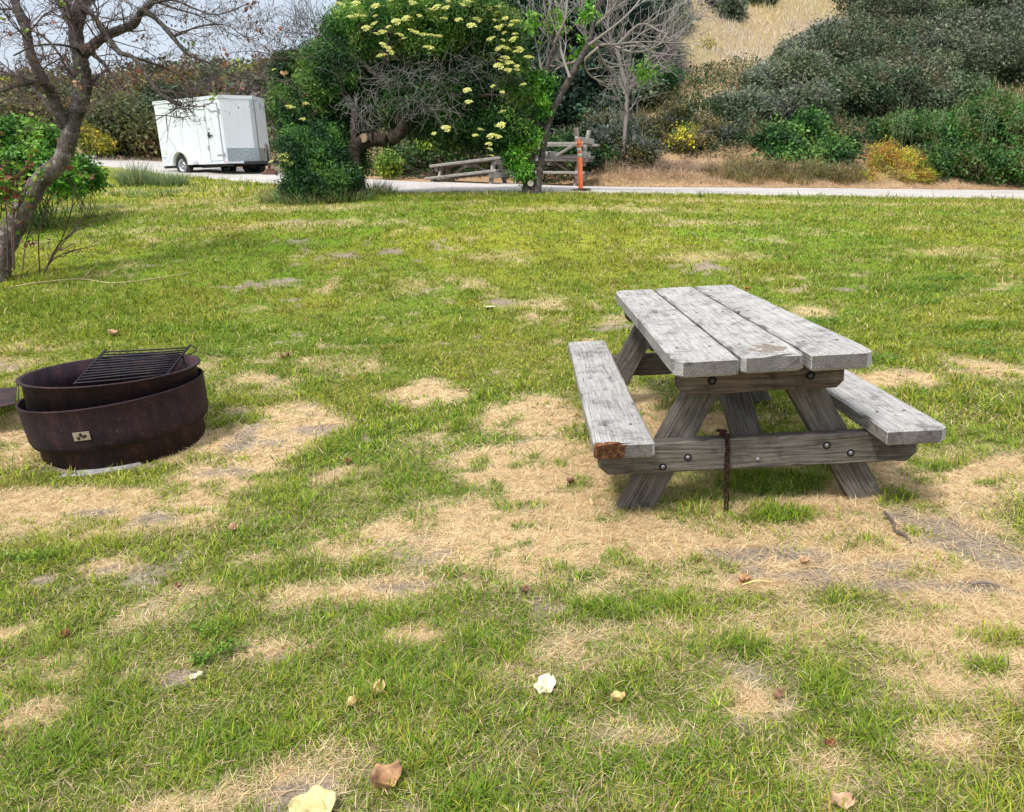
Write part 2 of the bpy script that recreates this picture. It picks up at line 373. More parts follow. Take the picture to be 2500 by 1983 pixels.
def simple_mat(name, col, rough=.5, metal=0., nscale=20, namp=.15, spec=.4, bd=.002):
    m = newmat(name); b = NB(m); co = b.add('ShaderNodeTexCoord').outputs['Object']; n = b.noise(nscale, 5, co, .6)
    c = b.ramp(n, [(.3, tuple(v * (1 - namp) for v in col)), (.7, tuple(min(1, v * (1 + namp)) for v in col))])
    b.out(c, rough, bump=n, bs=.3, bd=bd, metal=metal, spec=spec); return m
def rust_mat(name, a, b_, c_, metal=.3, rough=.75):
    m = newmat(name); b = NB(m); co = b.add('ShaderNodeTexCoord').outputs['Object']
    n = b.noise(5, 7, co, .7); n2 = b.noise(45, 6, co, .75)
    mp = b.add('ShaderNodeMapping'); mp.inputs['Scale'].default_value = (9, 9, 1.2); b.L(co, mp.inputs[0]); n3 = b.noise(2, 5, mp.outputs[0], .7)
    c = b.ramp(b.mul(b.mul(n, .6), b.mul(n3, .4), 'ADD'), [(.36, a), (.5, b_), (.66, c_)])
    c = b.mix(.75, c, b.ramp(n2, [(.3, (.45,) * 3), (.55, (1.,) * 3), (.75, (1.7, 1.55, 1.45))]), 'MULTIPLY')
    sp_ = b.ramp(b.noise(80, 3, co, .5), [(.70, (0, 0, 0)), (.75, (1, 1, 1))])
    c = b.mix(b.mul(sp_, .35), c, (.35, .30, .28))
    b.out(c, rough, bump=b.mul(n, n2, 'ADD'), bs=.5, bd=.004, metal=metal, spec=.35); return m
M_RUST = rust_mat('rusted_dark_steel', (.014, .009, .014), (.036, .019, .026), (.078, .034, .036))
M_RUSTBASE = rust_mat('rusted_base_steel', (.014, .009, .011), (.040, .020, .021), (.11, .046, .03))
M_IRON = rust_mat('black_iron', (.008, .008, .012), (.018, .018, .024), (.05, .032, .026), .5, .5)
M_CHAIN = rust_mat('rusty_chain', (.012, .006, .006), (.045, .018, .014), (.10, .04, .025), .5, .6)
def panel_paint():
    m = newmat('white_panel_paint'); b = NB(m); co = b.add('ShaderNodeTexCoord').outputs['Object']; mp = b.add('ShaderNodeMapping'); mp.inputs['Scale'].default_value = (14, 14, .9); b.L(co, mp.inputs[0])
    n1 = b.noise(1.2, 5, mp.outputs[0], .6); n2 = b.noise(2.2, 3, co, .5)
    c = b.ramp(n1, [(.30, (.655, .685, .73)), (.55, (.70, .735, .79))]); c = b.mix(.5, c, b.ramp(n2, [(.3, (.9, .9, .89)), (.6, (1., 1., 1.))]), 'MULTIPLY')
    b.out(c, .28, bump=n2, bs=.15, bd=.02, spec=.5); return m
M_WHITE = panel_paint()
M_ALU = simple_mat('dull_aluminium', (.5, .52, .55), .38, .8, 60, .2)
M_TREAD = simple_mat('tread_plate', (.52, .55, .58), .4, .6, 140, .45, .5, .01)
M_GUARD = simple_mat('brushed_guard', (.46, .52, .58), .35, .7, 18, .3)
M_BLACK = simple_mat('black_paint', (.012, .012, .014), .5)
M_RUBBER = simple_mat('black_rubber', (.02, .02, .021), .85)
M_ORANGE = simple_mat('orange_plastic', (.84, .165, .045), .45, 0, 6, .08)
M_BAND = simple_mat('reflective_band', (.62, .58, .48), .35, 0, 90, .15)
M_BOLT = simple_mat('dull_bolt', (.10, .11, .13), .5, .6, 60, .4)
M_BOLTZ = simple_mat('zinc_bolt', (.26, .27, .29), .4, .6, 60, .2)
M_HOLE = simple_mat('black_recess', (.01, .009, .008), .9)
M_LOGO = simple_mat('blue_decal', (.33, .42, .58), .4)
M_PLATE = simple_mat('worn_label_plate', (.36, .31, .25), .5, .4, 70, .35)
M_ASH = simple_mat('grey_ash', (.06, .055, .055), .95, 0, 12, .5, .1, .02)
M_CEMENT = simple_mat('pale_cement', (.27, .26, .25), .9, 0, 25, .3, .1, .01)
M_REDBROWN = simple_mat('red_brown_block', (.14, .07, .05), .85, 0, 20, .3)

# ------------------------------------------------------------------ lawn fields
def rad(px, py, rx, ry):
    p = G(px, py); return (p[0], p[1], rx, ry)
STRAW = [rad(*a) for a in [(1140, 880, .42, .55), (1090, 980, .38, .5), (1150, 1060, .42, .4), (1010, 1100, .5, .35), (1000, 1165, .28, .2), (1180, 1160, .4, .3), (1320, 1195, .35, .2), (1450, 1250, .35, .2),
    (1600, 1300, .35, .18), (1560, 1215, .4, .2), (1740, 1180, .5, .3), (1930, 1150, .55, .45), (2080, 1230, .5, .4), (1230, 1000, .35, .5), (1250, 1120, .45, .25), (1500, 1160, .5, .2), (1150, 950, .3, .4), (1820, 1190, .5, .25), (2110, 1350, .3, .25), (1420, 1120, .4, .3), (1700, 1060, .55, .6), (1980, 1010, .5, .5), (2110, 990, .4, .3),
    (1350, 880, .5, .8), (2080, 775, .25, .3), (1880, 800, .3, .3), (900, 830, .35, .3), (560, 920, .55, .5), (480, 1000, .4, .4), (330, 1080, .45, .3), (150, 1060, .5, .35), (30, 930, .5, .6), (30, 1060, .4, .3), (620, 880, .35, .3), (700, 1000, .22, .12),
    (230, 1190, .14, .08), (20, 1340, .12, .06), (570, 1375, .14, .07), (820, 1240, .5, .09), (760, 1160, .28, .12), (1310, 1560, .16, .11), (1720, 1640, .14, .08), (1560, 1485, .10, .07), (1960, 1330, .25, .12), (850, 1130, .22, .12),
    (1950, 1440, .14, .08), (420, 1250, .12, .08), (1990, 1560, .12, .07), (860, 1340, .1, .06), (120, 1410, .14, .07), (640, 1640, .12, .1), (400, 1690, .12, .07), (30, 1500, .12, .08),
    (470, 480, 1.8, .35), (600, 440, 2.0, .6), (430, 425, 2.2, .9), (330, 400, 1.5, .8), (500, 400, 1.5, .7), (680, 470, 1.2, .25), (1280, 440, 2, .3), (1500, 470, .9, .25), (1800, 430, 6, .35), (1500, 540, .6, .3), (2000, 530, .5, .3), (560, 805, .3, .2), (1700, 660, .3, .2), (1930, 480, .5, .2),
    (1150, 640, .3, .2), (850, 600, .4, .2), (1050, 540, .5, .2), (280, 440, 1.0, .6)]]
SOIL = [rad(*a) for a in [(540, 925, .24, .2), (640, 905, .22, .1), (480, 985, .16, .14), (330, 1090, .12, .07), (210, 1080, .16, .06), (540, 600, .42, .22), (600, 592, .3, .16), (1480, 563, .35, .3), (725, 540, .42, .22), (815, 531, .32, .18), (620, 507, .3, .12), (640, 467, .5, .15),
    (1060, 637, .22, .16), (1620, 1165, .25, .1), (1600, 1215, .2, .06), (1840, 1235, .25, .06), (1960, 1100, .25, .14), (2060, 1150, .3, .14), (2120, 1190, .2, .12), (1700, 1165, .2, .08), (1890, 1190, .22, .06), (2090, 1240, .2, .06),
    (1310, 1552, .06, .035), (640, 1680, .10, .07), (385, 1425, .085, .045), (580, 1385, .06, .03), (310, 1225, .09, .04), (820, 1238, .2, .03), (980, 1088, .07, .03), (830, 1135, .08, .03), (230, 1200, .08, .04), (90, 1700 - 1000 + 520, .06, .04),
    (600, 632, .2, .06), (1790, 610, .18, .1), (570, 803, .12, .06), (1310, 690, .25, .1), (700, 1000, .12, .05), (160, 1240, .05, .03), (200, 985, .3, .1)]]
LUSH = [rad(*a) for a in [(1620, 1020, .35, .25), (1660, 1090, .3, .12), (980, 1035, .09, .05), (1100, 1148, .06, .04), (1360, 1280, .3, .12), (1560, 1370, .18, .1), (1180, 660, .25, .1), (470, 895, .1, .06), (350, 1025, .14, .06), (560, 1005, .2, .08), (120, 1010, .2, .1), (1900, 1050, .1, .06), (1985, 990, .12, .05),
    (2080, 1020, .1, .05), (2080, 1410, .08, .05), (1830, 1450, .2, .12), (1350, 1610, .3, .15), (450, 1350, .1, .08), (60, 1180, .25, .1), (1290, 1175, .07, .04), (1240, 1215, .1, .04), (1000, 1690, .2, .06), (60, 650, 2.5, 1.0), (300, 700, 1.6, .5), (900, 420, 3, .5), (1200, 425, 2, .4), (1930, 610, .6, .3), (2060, 690, .5, .2), (1730, 690, .25, .2), (2080, 740, .4, .1), (100, 1600, .3, .1), (1740, 930, .3, .3), (1560, 830, .4, .3)]]
def patch(x, y, lst, wob=.5, fq=3.2, seed=1):
    x = np.asarray(x, float); y = np.asarray(y, float)
    n = (fbm(x * fq, y * fq, 4, seed) - .5) * 2 * wob
    out = np.full(np.shape(x), -9.)
    for cx, cy, rx, ry in lst:
        k_ = .62 if cy > 7.5 else 1.25 if rx * ry > .08 else .52
        out = np.maximum(out, k_ - np.sqrt(((x - cx) / rx) ** 2 + ((y - cy) / ry) ** 2) * k_ - (1 - k_) * .0)
    return np.maximum(out, -1.5) + n * np.clip(1.6 + out, 0, 1)
def lawn_fields(x, y):
    s = patch(x, y, STRAW, .75, 3.4, 1); d = patch(x, y, SOIL, .8, 8, 2); l = patch(x, y, LUSH, .3, 6, 3)
    n = fbm(x * 1.3, y * 1.3, 4, 9); n2 = fbm(x * 5.5, y * 5.5, 3, 12)
    st = sm(-.38, .55, s) * (1 - .42 * sm(6.5, 10, y)); st = np.maximum(st, .7 * sm(.56, .76, n * .5 + n2 * .5)) 
    so = sm(-.12, .35, d); so = np.maximum(so, sm(.68, .76, n2 * .6 + fbm(x * 2, y * 2, 3, 20) * .4) * .8)
    lu = sm(.0, .4, l); lu = np.maximum(lu, .6 * sm(.58, .7, fbm(x * 2.2, y * 2.2, 3, 30)))
    tuft = sm(.60, .68, fbm(x * 9, y * 9, 2, 40))            # isolated tufts in straw
    lush_only = sm(.0, .4, l)
    st = st * (1 - lush_only); so = so * (1 - lush_only)
    return st, so, lu, tuft
def lawn_tone(x, y):                                         # 0 lush green .. 1 yellow
    return np.clip(.40 + (fbm(x * .45, y * .45, 3, 50) - .5) * 2.2 + (fbm(x * 3, y * 3, 2, 51) - .5) * 1.2, 0, 1)

C_G = np.array([.13, .30, .018]); C_GD = np.array([.035, .10, .012]); C_Y = np.array([.40, .46, .04]); C_O = np.array([.45, .32, .07])
C_S = np.array([.84, .67, .41]); C_S2 = np.array([.60, .45, .26]); C_D = np.array([.23, .18, .14]); C_D2 = np.array([.42, .345, .275])

# ground sheet
def axis_pts(lo, hi, f0, f1, fine, grow=1.09, mx=8.):
    a = list(np.arange(f0, f1, fine)); s = fine; v = a[-1]
    while v < hi: s = min(s * grow, mx); v += s; a.append(v)
    s = fine; v = f0
    while v > lo: s = min(s * grow, mx); v -= s; a.insert(0, v)
    return np.array(a)
gx = axis_pts(-260, 260, -3.6, 4.4, .035, 1.03, 6.); gy = axis_pts(-40, 420, 1.2, 6.6, .035, 1.02, 6.)
X, Y = np.meshgrid(gx, gy); Zv = Zg(X, Y)
st, so, lu, tu = lawn_fields(X, Y); tone = lawn_tone(X, Y)
far = sm(road_near_y(X) - .3, road_near_y(X) + .5, Y)
base = (C_G * .75 + C_Y * .25)[None, None] * (1 - tone[..., None]) + (C_Y * .75 + C_O * .1)[None, None] * tone[..., None]
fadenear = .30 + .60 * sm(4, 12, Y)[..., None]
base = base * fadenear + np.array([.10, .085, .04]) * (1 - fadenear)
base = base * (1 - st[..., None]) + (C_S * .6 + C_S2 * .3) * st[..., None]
fn = fbm(X * 12, Y * 12, 3, 60)[..., None]
base = base * (1 - so[..., None]) + (C_D * (1 - fn) + C_D2 * fn) * so[..., None]
verge = fbm(X * 2, Y * 2, 3, 70)[..., None]
vcol = np.array([.34, .20, .125]) * (1 - verge) + np.array([.50, .36, .20]) * verge
base = base * (1 - far[..., None]) + vcol * far[..., None]
s_ = Y - road_far_y(X)
hn = fbm(X * .25, Y * .25, 4, 80)[..., None]
hill = np.array([.42, .29, .15]) * (1 - hn) + np.array([.30, .27, .17]) * hn
hill_l = np.array([.10, .085, .06]) * (1 - hn) + np.array([.09, .11, .04]) * hn
rm = sm(-14, -4, X)[..., None]
hh = sm(2, 6, s_)[..., None]
base = base * (1 - hh) + (hill * rm + hill_l * (1 - rm)) * hh
H_, W_ = X.shape
V = np.stack([X, Y, Zv], -1).reshape(-1, 3)
idx = np.arange(H_ * W_).reshape(H_, W_)
quads = np.stack([idx[:-1, :-1], idx[:-1, 1:], idx[1:, 1:], idx[1:, :-1]], -1)
smid = (Y - road_far_y(X))[:-1, :-1]
m = newmat('ground_surface'); b = NB(m); a = b.add('ShaderNodeAttribute', attribute_name='Col'); co = b.add('ShaderNodeTexCoord').outputs['Object']
n1 = b.noise(60, 6, co, .75); n2 = b.noise(9, 5, co, .7); n4 = b.noise(260, 4, co, .8)
c = b.mix(1., a.outputs['Color'], b.ramp(n1, [(.32, (.45, .43, .4)), (.5, (.95, .95, .95)), (.68, (1.35, 1.3, 1.2))]), 'MULTIPLY')
c = b.mix(.6, c, b.ramp(n2, [(.35, (.7,) * 3), (.65, (1.25,) * 3)]), 'MULTIPLY')
c = b.mix(.8, c, b.ramp(n4, [(.36, (.35,) * 3), (.5, (1.,) * 3), (.66, (1.5, 1.45, 1.35))]), 'MULTIPLY')
b.out(c, .95, bump=b.mul(n1, n2, 'ADD'), bs=.8, bd=.02, spec=.1); M_GROUND = m
def submesh(name, mask):
    q = quads[mask].reshape(-1, 4); u, inv = np.unique(q, return_inverse=True)
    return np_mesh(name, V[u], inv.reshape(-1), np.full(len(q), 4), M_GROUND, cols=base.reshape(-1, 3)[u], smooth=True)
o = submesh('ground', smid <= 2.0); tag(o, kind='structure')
o = submesh('hillside', smid > 2.0); tag(o, kind='structure')

# road
m = newmat('pale_asphalt'); b = NB(m); co = b.add('ShaderNodeTexCoord').outputs['Object']
n1 = b.noise(.9, 5, co, .6); n2 = b.noise(70, 4, co, .7); n3 = b.noise(3.5, 6, co, .7)
c = b.ramp(n1, [(.3, (.38, .355, .33)), (.7, (.50, .47, .44))]); c = b.mix(.5, c, b.ramp(n2, [(.3, (.7,) * 3), (.7, (1.2,) * 3)]), 'MULTIPLY')
c = b.mix(.5, c, b.ramp(n3, [(.36, (.55,) * 3), (.42, (1.,) * 3)]), 'MULTIPLY')
b.out(c, .9, bump=n2, bs=.4, bd=.01, spec=.15); M_ROAD = m
def resample(p, n):
    c, _ = spline(p, np.ones(len(p)), 20); L = np.concatenate([[0], np.cumsum(np.linalg.norm(np.diff(c[:, :2], axis=0), axis=1))]); t = np.linspace(0, L[-1], n)
    return np.stack([np.interp(t, L, c[:, i]) for i in range(3)], -1)
n = 320; A1 = resample(ROAD_NEAR, n); B1 = resample(ROAD_FAR, n)
A1[:, 1] += (fbm(np.arange(n) * .45, np.zeros(n), 3, 90) - .5) * .5; B1[:, 1] += (fbm(np.arange(n) * .45, np.zeros(n), 3, 91) - .5) * .7
tt = np.linspace(0, 1, 24)[:, None, None]; Rr = A1[None] * (1 - tt) + B1[None] * tt
Rr[..., 2] = Zg(Rr[..., 0], Rr[..., 1]) + .03
Rr[0, :, 2] -= .06; Rr[-1, :, 2] -= .06
id2 = np.arange(24 * n).reshape(24, n); q = np.stack([id2[:-1, :-1], id2[:-1, 1:], id2[1:, 1:], id2[1:, :-1]], -1)
o = np_mesh('road', Rr.reshape(-1, 3), q.reshape(-1), np.full(q.size // 4, 4), M_ROAD, smooth=True); tag(o, kind='structure')

# ------------------------------------------------------------------ lawn grass
def sample_zone(y0, y1, dens, mg=1.4):
    hw = lambda y: .74 * y + mg
    A = (y1 - y0) * (hw(y0) + hw(y1)); n = int(A * dens)
    y = rng.uniform(y0, y1, n * 2); k = rng.random(n * 2) < hw(y) / hw(y1); y = y[k][:n]
    x = rng.uniform(-1, 1, len(y)) * hw(y); return x, y
parts = []
def lawn_zone(y0, y1, dens, Lm, wm, segs):
    x, y = sample_zone(y0, y1, dens)
    # clump the roots
    cl = rng.random(len(x)) < (.6 if y0 < 4 else .45 if y0 < 7 else .3); cs = .045 * (1 + y0 * .12)
    wx_ = (fbm(x / cs * .21, y / cs * .21, 3, 101) - .5) * cs * 22; wy_ = (fbm(x / cs * .21, y / cs * .21, 3, 107) - .5) * cs * 22
    ca_, sa_ = math.cos(.6 + y0), math.sin(.6 + y0); ux = (x + wx_) * ca_ + (y + wy_) * sa_; uy = -(x + wx_) * sa_ + (y + wy_) * ca_
    cxy = np.stack([np.round(ux / (cs * 2.2)), np.round(uy / (cs * 2.2))], -1)
    jx = (_tab[cxy[:, 0].astype(int) & 255, cxy[:, 1].astype(int) & 255] - .5) * cs * 1.6; jy = (_tab[cxy[:, 1].astype(int) & 255, (cxy[:, 0].astype(int) + 77) & 255] - .5) * cs * 1.6
    gx_ = cxy[:, 0] * cs * 2.2 + jx; gy_ = cxy[:, 1] * cs * 2.2 + jy; ccx = gx_ * ca_ - gy_ * sa_ - wx_; ccy = gx_ * sa_ + gy_ * ca_ - wy_
    x = np.where(cl, ccx + (x - ccx) * .55, x); y = np.where(cl, ccy + (y - ccy) * .55, y)
    az_out = np.arctan2(y - ccy, x - ccx) + rng.normal(0, .5, len(x))
    s, d, l, t = lawn_fields(x, y); tone = lawn_tone(x, y)
    ok = y < road_near_y(x) - .05 + .5 * (fbm(x * 3, y * 0, 2, 4) - .6)
    # keep the ring and its apron clear
    ok &= ((x - RINGX) ** 2 + (y - RINGY) ** 2) > .50 ** 2
    ok &= (((x - FTX) / .27) ** 2 + ((y - FTY) / .11) ** 2 > 1) | (rng.random(len(x)) < .06)
    isgreen = rng.random(len(x)) > np.clip(s * (1 - .75 * t) * 1.02 - .03, 0, 1)
    keep = rng.random(len(x)) > np.clip(d * .93, 0, 1)
    keepS = rng.random(len(x)) > np.clip(d * .68, 0, 1)
    n = len(x); z = Zg(x, y) - .004
    # ---- green
    g = ok & isgreen & keep; k = int(g.sum())
    r_ = rng.random(k); tn = tone[g]; lu_ = l[g]
    col = C_G * (1 - tn[:, None]) + C_Y * tn[:, None]
    col = col * (1 - .65 * lu_[:, None]) + C_G * .8 * .65 * lu_[:, None]
    yb = (rng.random(k) < .26 * (1 - lu_ * .6)); col[yb] = C_Y * rng.uniform(.8, 1.25, (yb.sum(), 1))
    ob = (rng.random(k) < (.10 + .30 * sm(.50, .68, fbm(x[g] * 1.1, y[g] * 1.1, 3, 91))) * (1 - lu_ * .7)); col[ob] = C_O * rng.uniform(.7, 1.3, (ob.sum(), 1))
    sb = (rng.random(k) < (.06 + .10 * sm(5, 9, y[g]) + .16 * fbm(x[g] * 4, y[g] * 4, 2, 15)) * (1 - lu_ * .7)); col[sb] = C_S * rng.uniform(.55, 1.05, (sb.sum(), 1))
    db = (rng.random(k) < .30); col[db] = C_GD
    col = col * rng.uniform(.60, 1.38, (k, 1)); col = col * (1 - .26 * sm(5, 10, y[g]) * (1 - .5 * sm(13, 16, y[g])))[:, None] * np.stack([1 + .10 * sm(5, 9, y[g]), np.ones(k), np.ones(k)], -1)
    tip = col * .6 + C_Y * .4 * rng.uniform(.7, 1.2, (k, 1))
    ht = .30 + .75 * fbm(x[g] * 2.4, y[g] * 2.4, 3, 33) + .75 * sm(.40, .72, fbm(x[g] * 6.5, y[g] * 6.5, 3, 34)) + .45 * lu_
    L = Lm * ht * rng.uniform(.55, 1.35, k)
    az = np.where(cl[g] & (rng.random(k) < .6), az_out[g], rng.uniform(0, 6.28, k))
    parts.append(blades(np.stack([x[g], y[g], z[g]], -1), az, rng.uniform(.15, 1.25, k), rng.uniform(.0, 1.4, k), L, wm * rng.uniform(.6, 1.35, k), col, segs, tip))
    # ---- thatch between the green blades
    if y0 < 6.9:
        g2 = g & (rng.random(n) < .13 * (1 - sm(4, 6.9, y)) + .14 * sm(.5, .7, fbm(x * 3, y * 3, 2, 77))); k = int(g2.sum()); mixs = rng.random((k, 1)); col = (C_S * mixs + np.array([.26, .18, .10]) * (1 - mixs)) * rng.uniform(.5, 1.15, (k, 1))
        parts.append(blades(np.stack([x[g2] + rng.normal(0, .012, k), y[g2] + rng.normal(0, .012, k), z[g2] + rng.uniform(.002, .014, k)], -1), rng.uniform(0, 6.28, k), rng.uniform(1.1, 1.55, k), rng.uniform(-.3, .3, k), Lm * rng.uniform(.6, 1.5, k), wm * rng.uniform(.35, .8, k), col, 2))
    # ---- straw, lying nearly flat
    g = ok & ~isgreen & keepS; k = int(g.sum())
    mixs = rng.random((k, 1)); col = (C_S * mixs + C_S2 * (1 - mixs)) * rng.uniform(.65, 1.35, (k, 1)); pk = rng.random(k) < .12; col[pk] *= np.array([.8, .6, .5])
    parts.append(blades(np.stack([x[g], y[g], z[g] + rng.uniform(.0, .012, k)], -1), rng.uniform(0, 6.28, k), rng.uniform(1.15, 1.55, k), rng.uniform(-.25, .3, k), Lm * rng.uniform(.6, 1.7, k), wm * rng.uniform(.35, .8, k), col, segs))
_p = G(322, 1136, False); _d = np.array([_p[0], _p[1]]) / math.hypot(_p[0], _p[1])
RINGX, RINGY = float(_p[0] + _d[0] * .47), float(_p[1] + _d[1] * .47); _f = G(258, 1146, False); FTX, FTY = float(_f[0]), float(_f[1])   # centre of the fire ring
lawn_zone(.9, 2.6, 30000, .042, .0027, 3)
lawn_zone(2.6, 4.2, 17500, .043, .0034, 3)
lawn_zone(4.2, 7.0, 6500, .050, .0058, 2)
lawn_zone(7.0, 11.0, 3000, .058, .0076, 2)
lawn_zone(11.0, 17.5, 1400, .066, .0105, 2)
lawn_zone(17.5, 27, 220, .13, .022, 2)
o = np_mesh('lawn_grass', *join(parts)[:3], M_GRASS, cols=join(parts)[3]); tag(o, 'patchy green and yellow mown grass with flattened straw covering the campsite lawn', 'grass', kind='stuff')

# clover and small broad-leaved weeds: low leaves
def weeds(name, label, spots, nper, Lf, cols, group=None):
    ps = []
    for (px, py, rx, ry) in spots:
        c = G(px, py); n = int(nper * max(.4, rx * ry / .01) ** .6)
        a = rng.uniform(0, 6.28, n); r = np.sqrt(rng.random(n)); x = c[0] + rx * r * np.cos(a) * (1 + .3 * np.sin(3 * a)); y = c[1] + ry * r * np.sin(a)
        z = Zg(x, y) + rng.uniform(.012, .045, n); nr = rng.normal(0, .45, (n, 3)) + np.array([0, 0, 1.]); ax = rng.normal(size=(n, 3))
        col = np.array(cols)[rng.integers(0, len(cols), n)] * rng.uniform(.7, 1.3, (n, 1)); s = Lf * (1 + c[1] * .08)
        ps.append(leaves(np.stack([x, y, z], -1), nr, ax, s * rng.uniform(.7, 1.3, n), s * .8 * rng.uniform(.7, 1.3, n), col, .1))
    J = join(ps); o = np_mesh(name, J[0], J[1], J[2], M_LEAF, cols=J[3]); tag(o, label, 'ground cover', kind='stuff')
weeds('clover_patch', 'low round-leaved clover patches growing among the lawn grass', [(450, 1335, .07, .05), (480, 1375, .06, .04), (430, 1400, .04, .03), (70, 1180, .14, .05), (2060, 690, .45, .14), (1920, 608, .5, .16), (1950, 640, .2, .08), (2100, 745, .35, .1), (1990, 590, .3, .12), (800, 722, .25, .08), (480, 750, .2, .06), (1730, 680, .2, .12), (2030, 730, .4, .08), (1850, 760, .2, .1)], 200, .012, [(.08, .17, .015), (.12, .24, .02), (.17, .30, .03)])

# ------------------------------------------------------------------ shaped solids
def outline_plank(L, Wd, T, ch=(0, 0, 0, 0), bev=.006, wob=.003, seed=0, nx=36, chz=0.):
    """board along X, corners of its outline cut by ch = (-x-y, +x-y, +x+y, -x+y)"""
    rr = random.Random(seed); pts = []
    hx, hy = L / 2, Wd / 2; c1, c2, c3, c4 = ch
    def edge(x0, y0, x1, y1, n):
        for i in range(n): t = i / n; pts.append((x0 + (x1 - x0) * t, y0 + (y1 - y0) * t))
    e = 1e-3
    cc = [max(c, .004) for c in (c1, c2, c3, c4)]
    edge(-hx + cc[0], -hy, hx - cc[1], -hy, nx); edge(hx - cc[1], -hy, hx, -hy + cc[1], 1); edge(hx, -hy + cc[1], hx, hy - cc[2], 3); edge(hx, hy - cc[2], hx - cc[2], hy, 1)
    edge(hx - cc[2], hy, -hx + cc[3], hy, nx); edge(-hx + cc[3], hy, -hx, hy - cc[3], 1); edge(-hx, hy - cc[3], -hx, -hy + cc[0], 3); edge(-hx, -hy + cc[0], -hx + cc[0], -hy, 1)
    bm = bmesh.new(); n = len(pts); vs = []
    for j, (x, y) in enumerate(pts):
        w = (float(fbm(np.array([x * 4 + seed * 3.1]), np.array([y * 9 + seed]), 3)[0]) - .5) * 2 * wob
        k = 1 - bev / max(hy, .01)
        vs.append((x, y * (1 + w / hy), x, y))
    rings = []
    for (z, ins) in ((-T / 2, bev), (-T / 2 + bev, 0), (T / 2 - bev, 0), (T / 2, bev)):
        row = []
        for (x, y, x0, y0) in vs:
            chip = 0
            if z > 0 and rr.random() < .05: chip = bev * .8
            sx = 1 - (ins + chip) / hx; sy = 1 - (ins + chip) / hy
            row.append(bm.verts.new((x * sx, y * sy, z)))
        rings.append(row)
    for a, b_ in zip(rings[:-1], rings[1:]):
        for i in range(n): bm.faces.new((a[i], a[(i + 1) % n], b_[(i + 1) % n], b_[i]))
    bm.faces.new(rings[-1]); bm.faces.new(rings[0][::-1]); return bm
def box_bm(bm, sx, sy, sz, M=Matrix(), bev=0.):
    r = bmesh.ops.create_cube(bm, size=1, matrix=M @ Matrix.Diagonal((sx, sy, sz, 1)))
    if bev:
        es = list({e for v in r['verts'] for e in v.link_edges}); bmesh.ops.bevel(bm, geom=es, offset=bev, segments=2, affect='EDGES', profile=.6)
    return bm
def T3(x, y, z): return Matrix.Translation((x, y, z))
def RX(a): return Matrix.Rotation(a, 4, 'X')
def RY(a): return Matrix.Rotation(a, 4, 'Y')
def RZ(a): return Matrix.Rotation(a, 4, 'Z')
def basis(X_, Z_, o):
    X_ = Vector(X_).normalized(); Z_ = Vector(Z_); Y_ = Z_.cross(X_).normalized(); Z_ = X_.cross(Y_)
    return Matrix(((X_.x, Y_.x, Z_.x, o[0]), (X_.y, Y_.y, Z_.y, o[1]), (X_.z, Y_.z, Z_.z, o[2]), (0, 0, 0, 1)))
def lathe_bm(prof, n=72, bm=None, M=Matrix(), wob=0., seed=0, closed=True):
    bm = bm or bmesh.new(); rows = []
    for i in range(n):
        a = i / n * 2 * math.pi; w = 1 + wob * (math.sin(a * 2 + seed) * .6 + math.sin(a * 3 + seed * 2) * .4)
        rows.append([bm.verts.new(M @ Vector((r * w * math.cos(a), r * w * math.sin(a), z))) for r, z in prof])
    k = len(prof)
    for i in range(n):
        a, b_ = rows[i], rows[(i + 1) % n]
        for j in range(k if closed else k - 1):
            f = (a[j], b_[j], b_[(j + 1) % k], a[(j + 1) % k])
            try: bm.faces.new(f)
            except ValueError: pass
    return bm
def cyl_bm(bm, r, h, M, n=16, r2=None):
    bmesh.ops.create_cone(bm, cap_ends=True, segments=n, radius1=r, radius2=r if r2 is None else r2, depth=h, matrix=M); return bm
def dup(root, M, label, group=None):
    r = root.copy(); link(r); r.matrix_world = M; r['label'] = label
    if group: r['group'] = group
    for ch in root.children:
        c = ch.copy(); link(c, r)
        for g in ch.children:
            d = g.copy(); link(d, c)
    return r

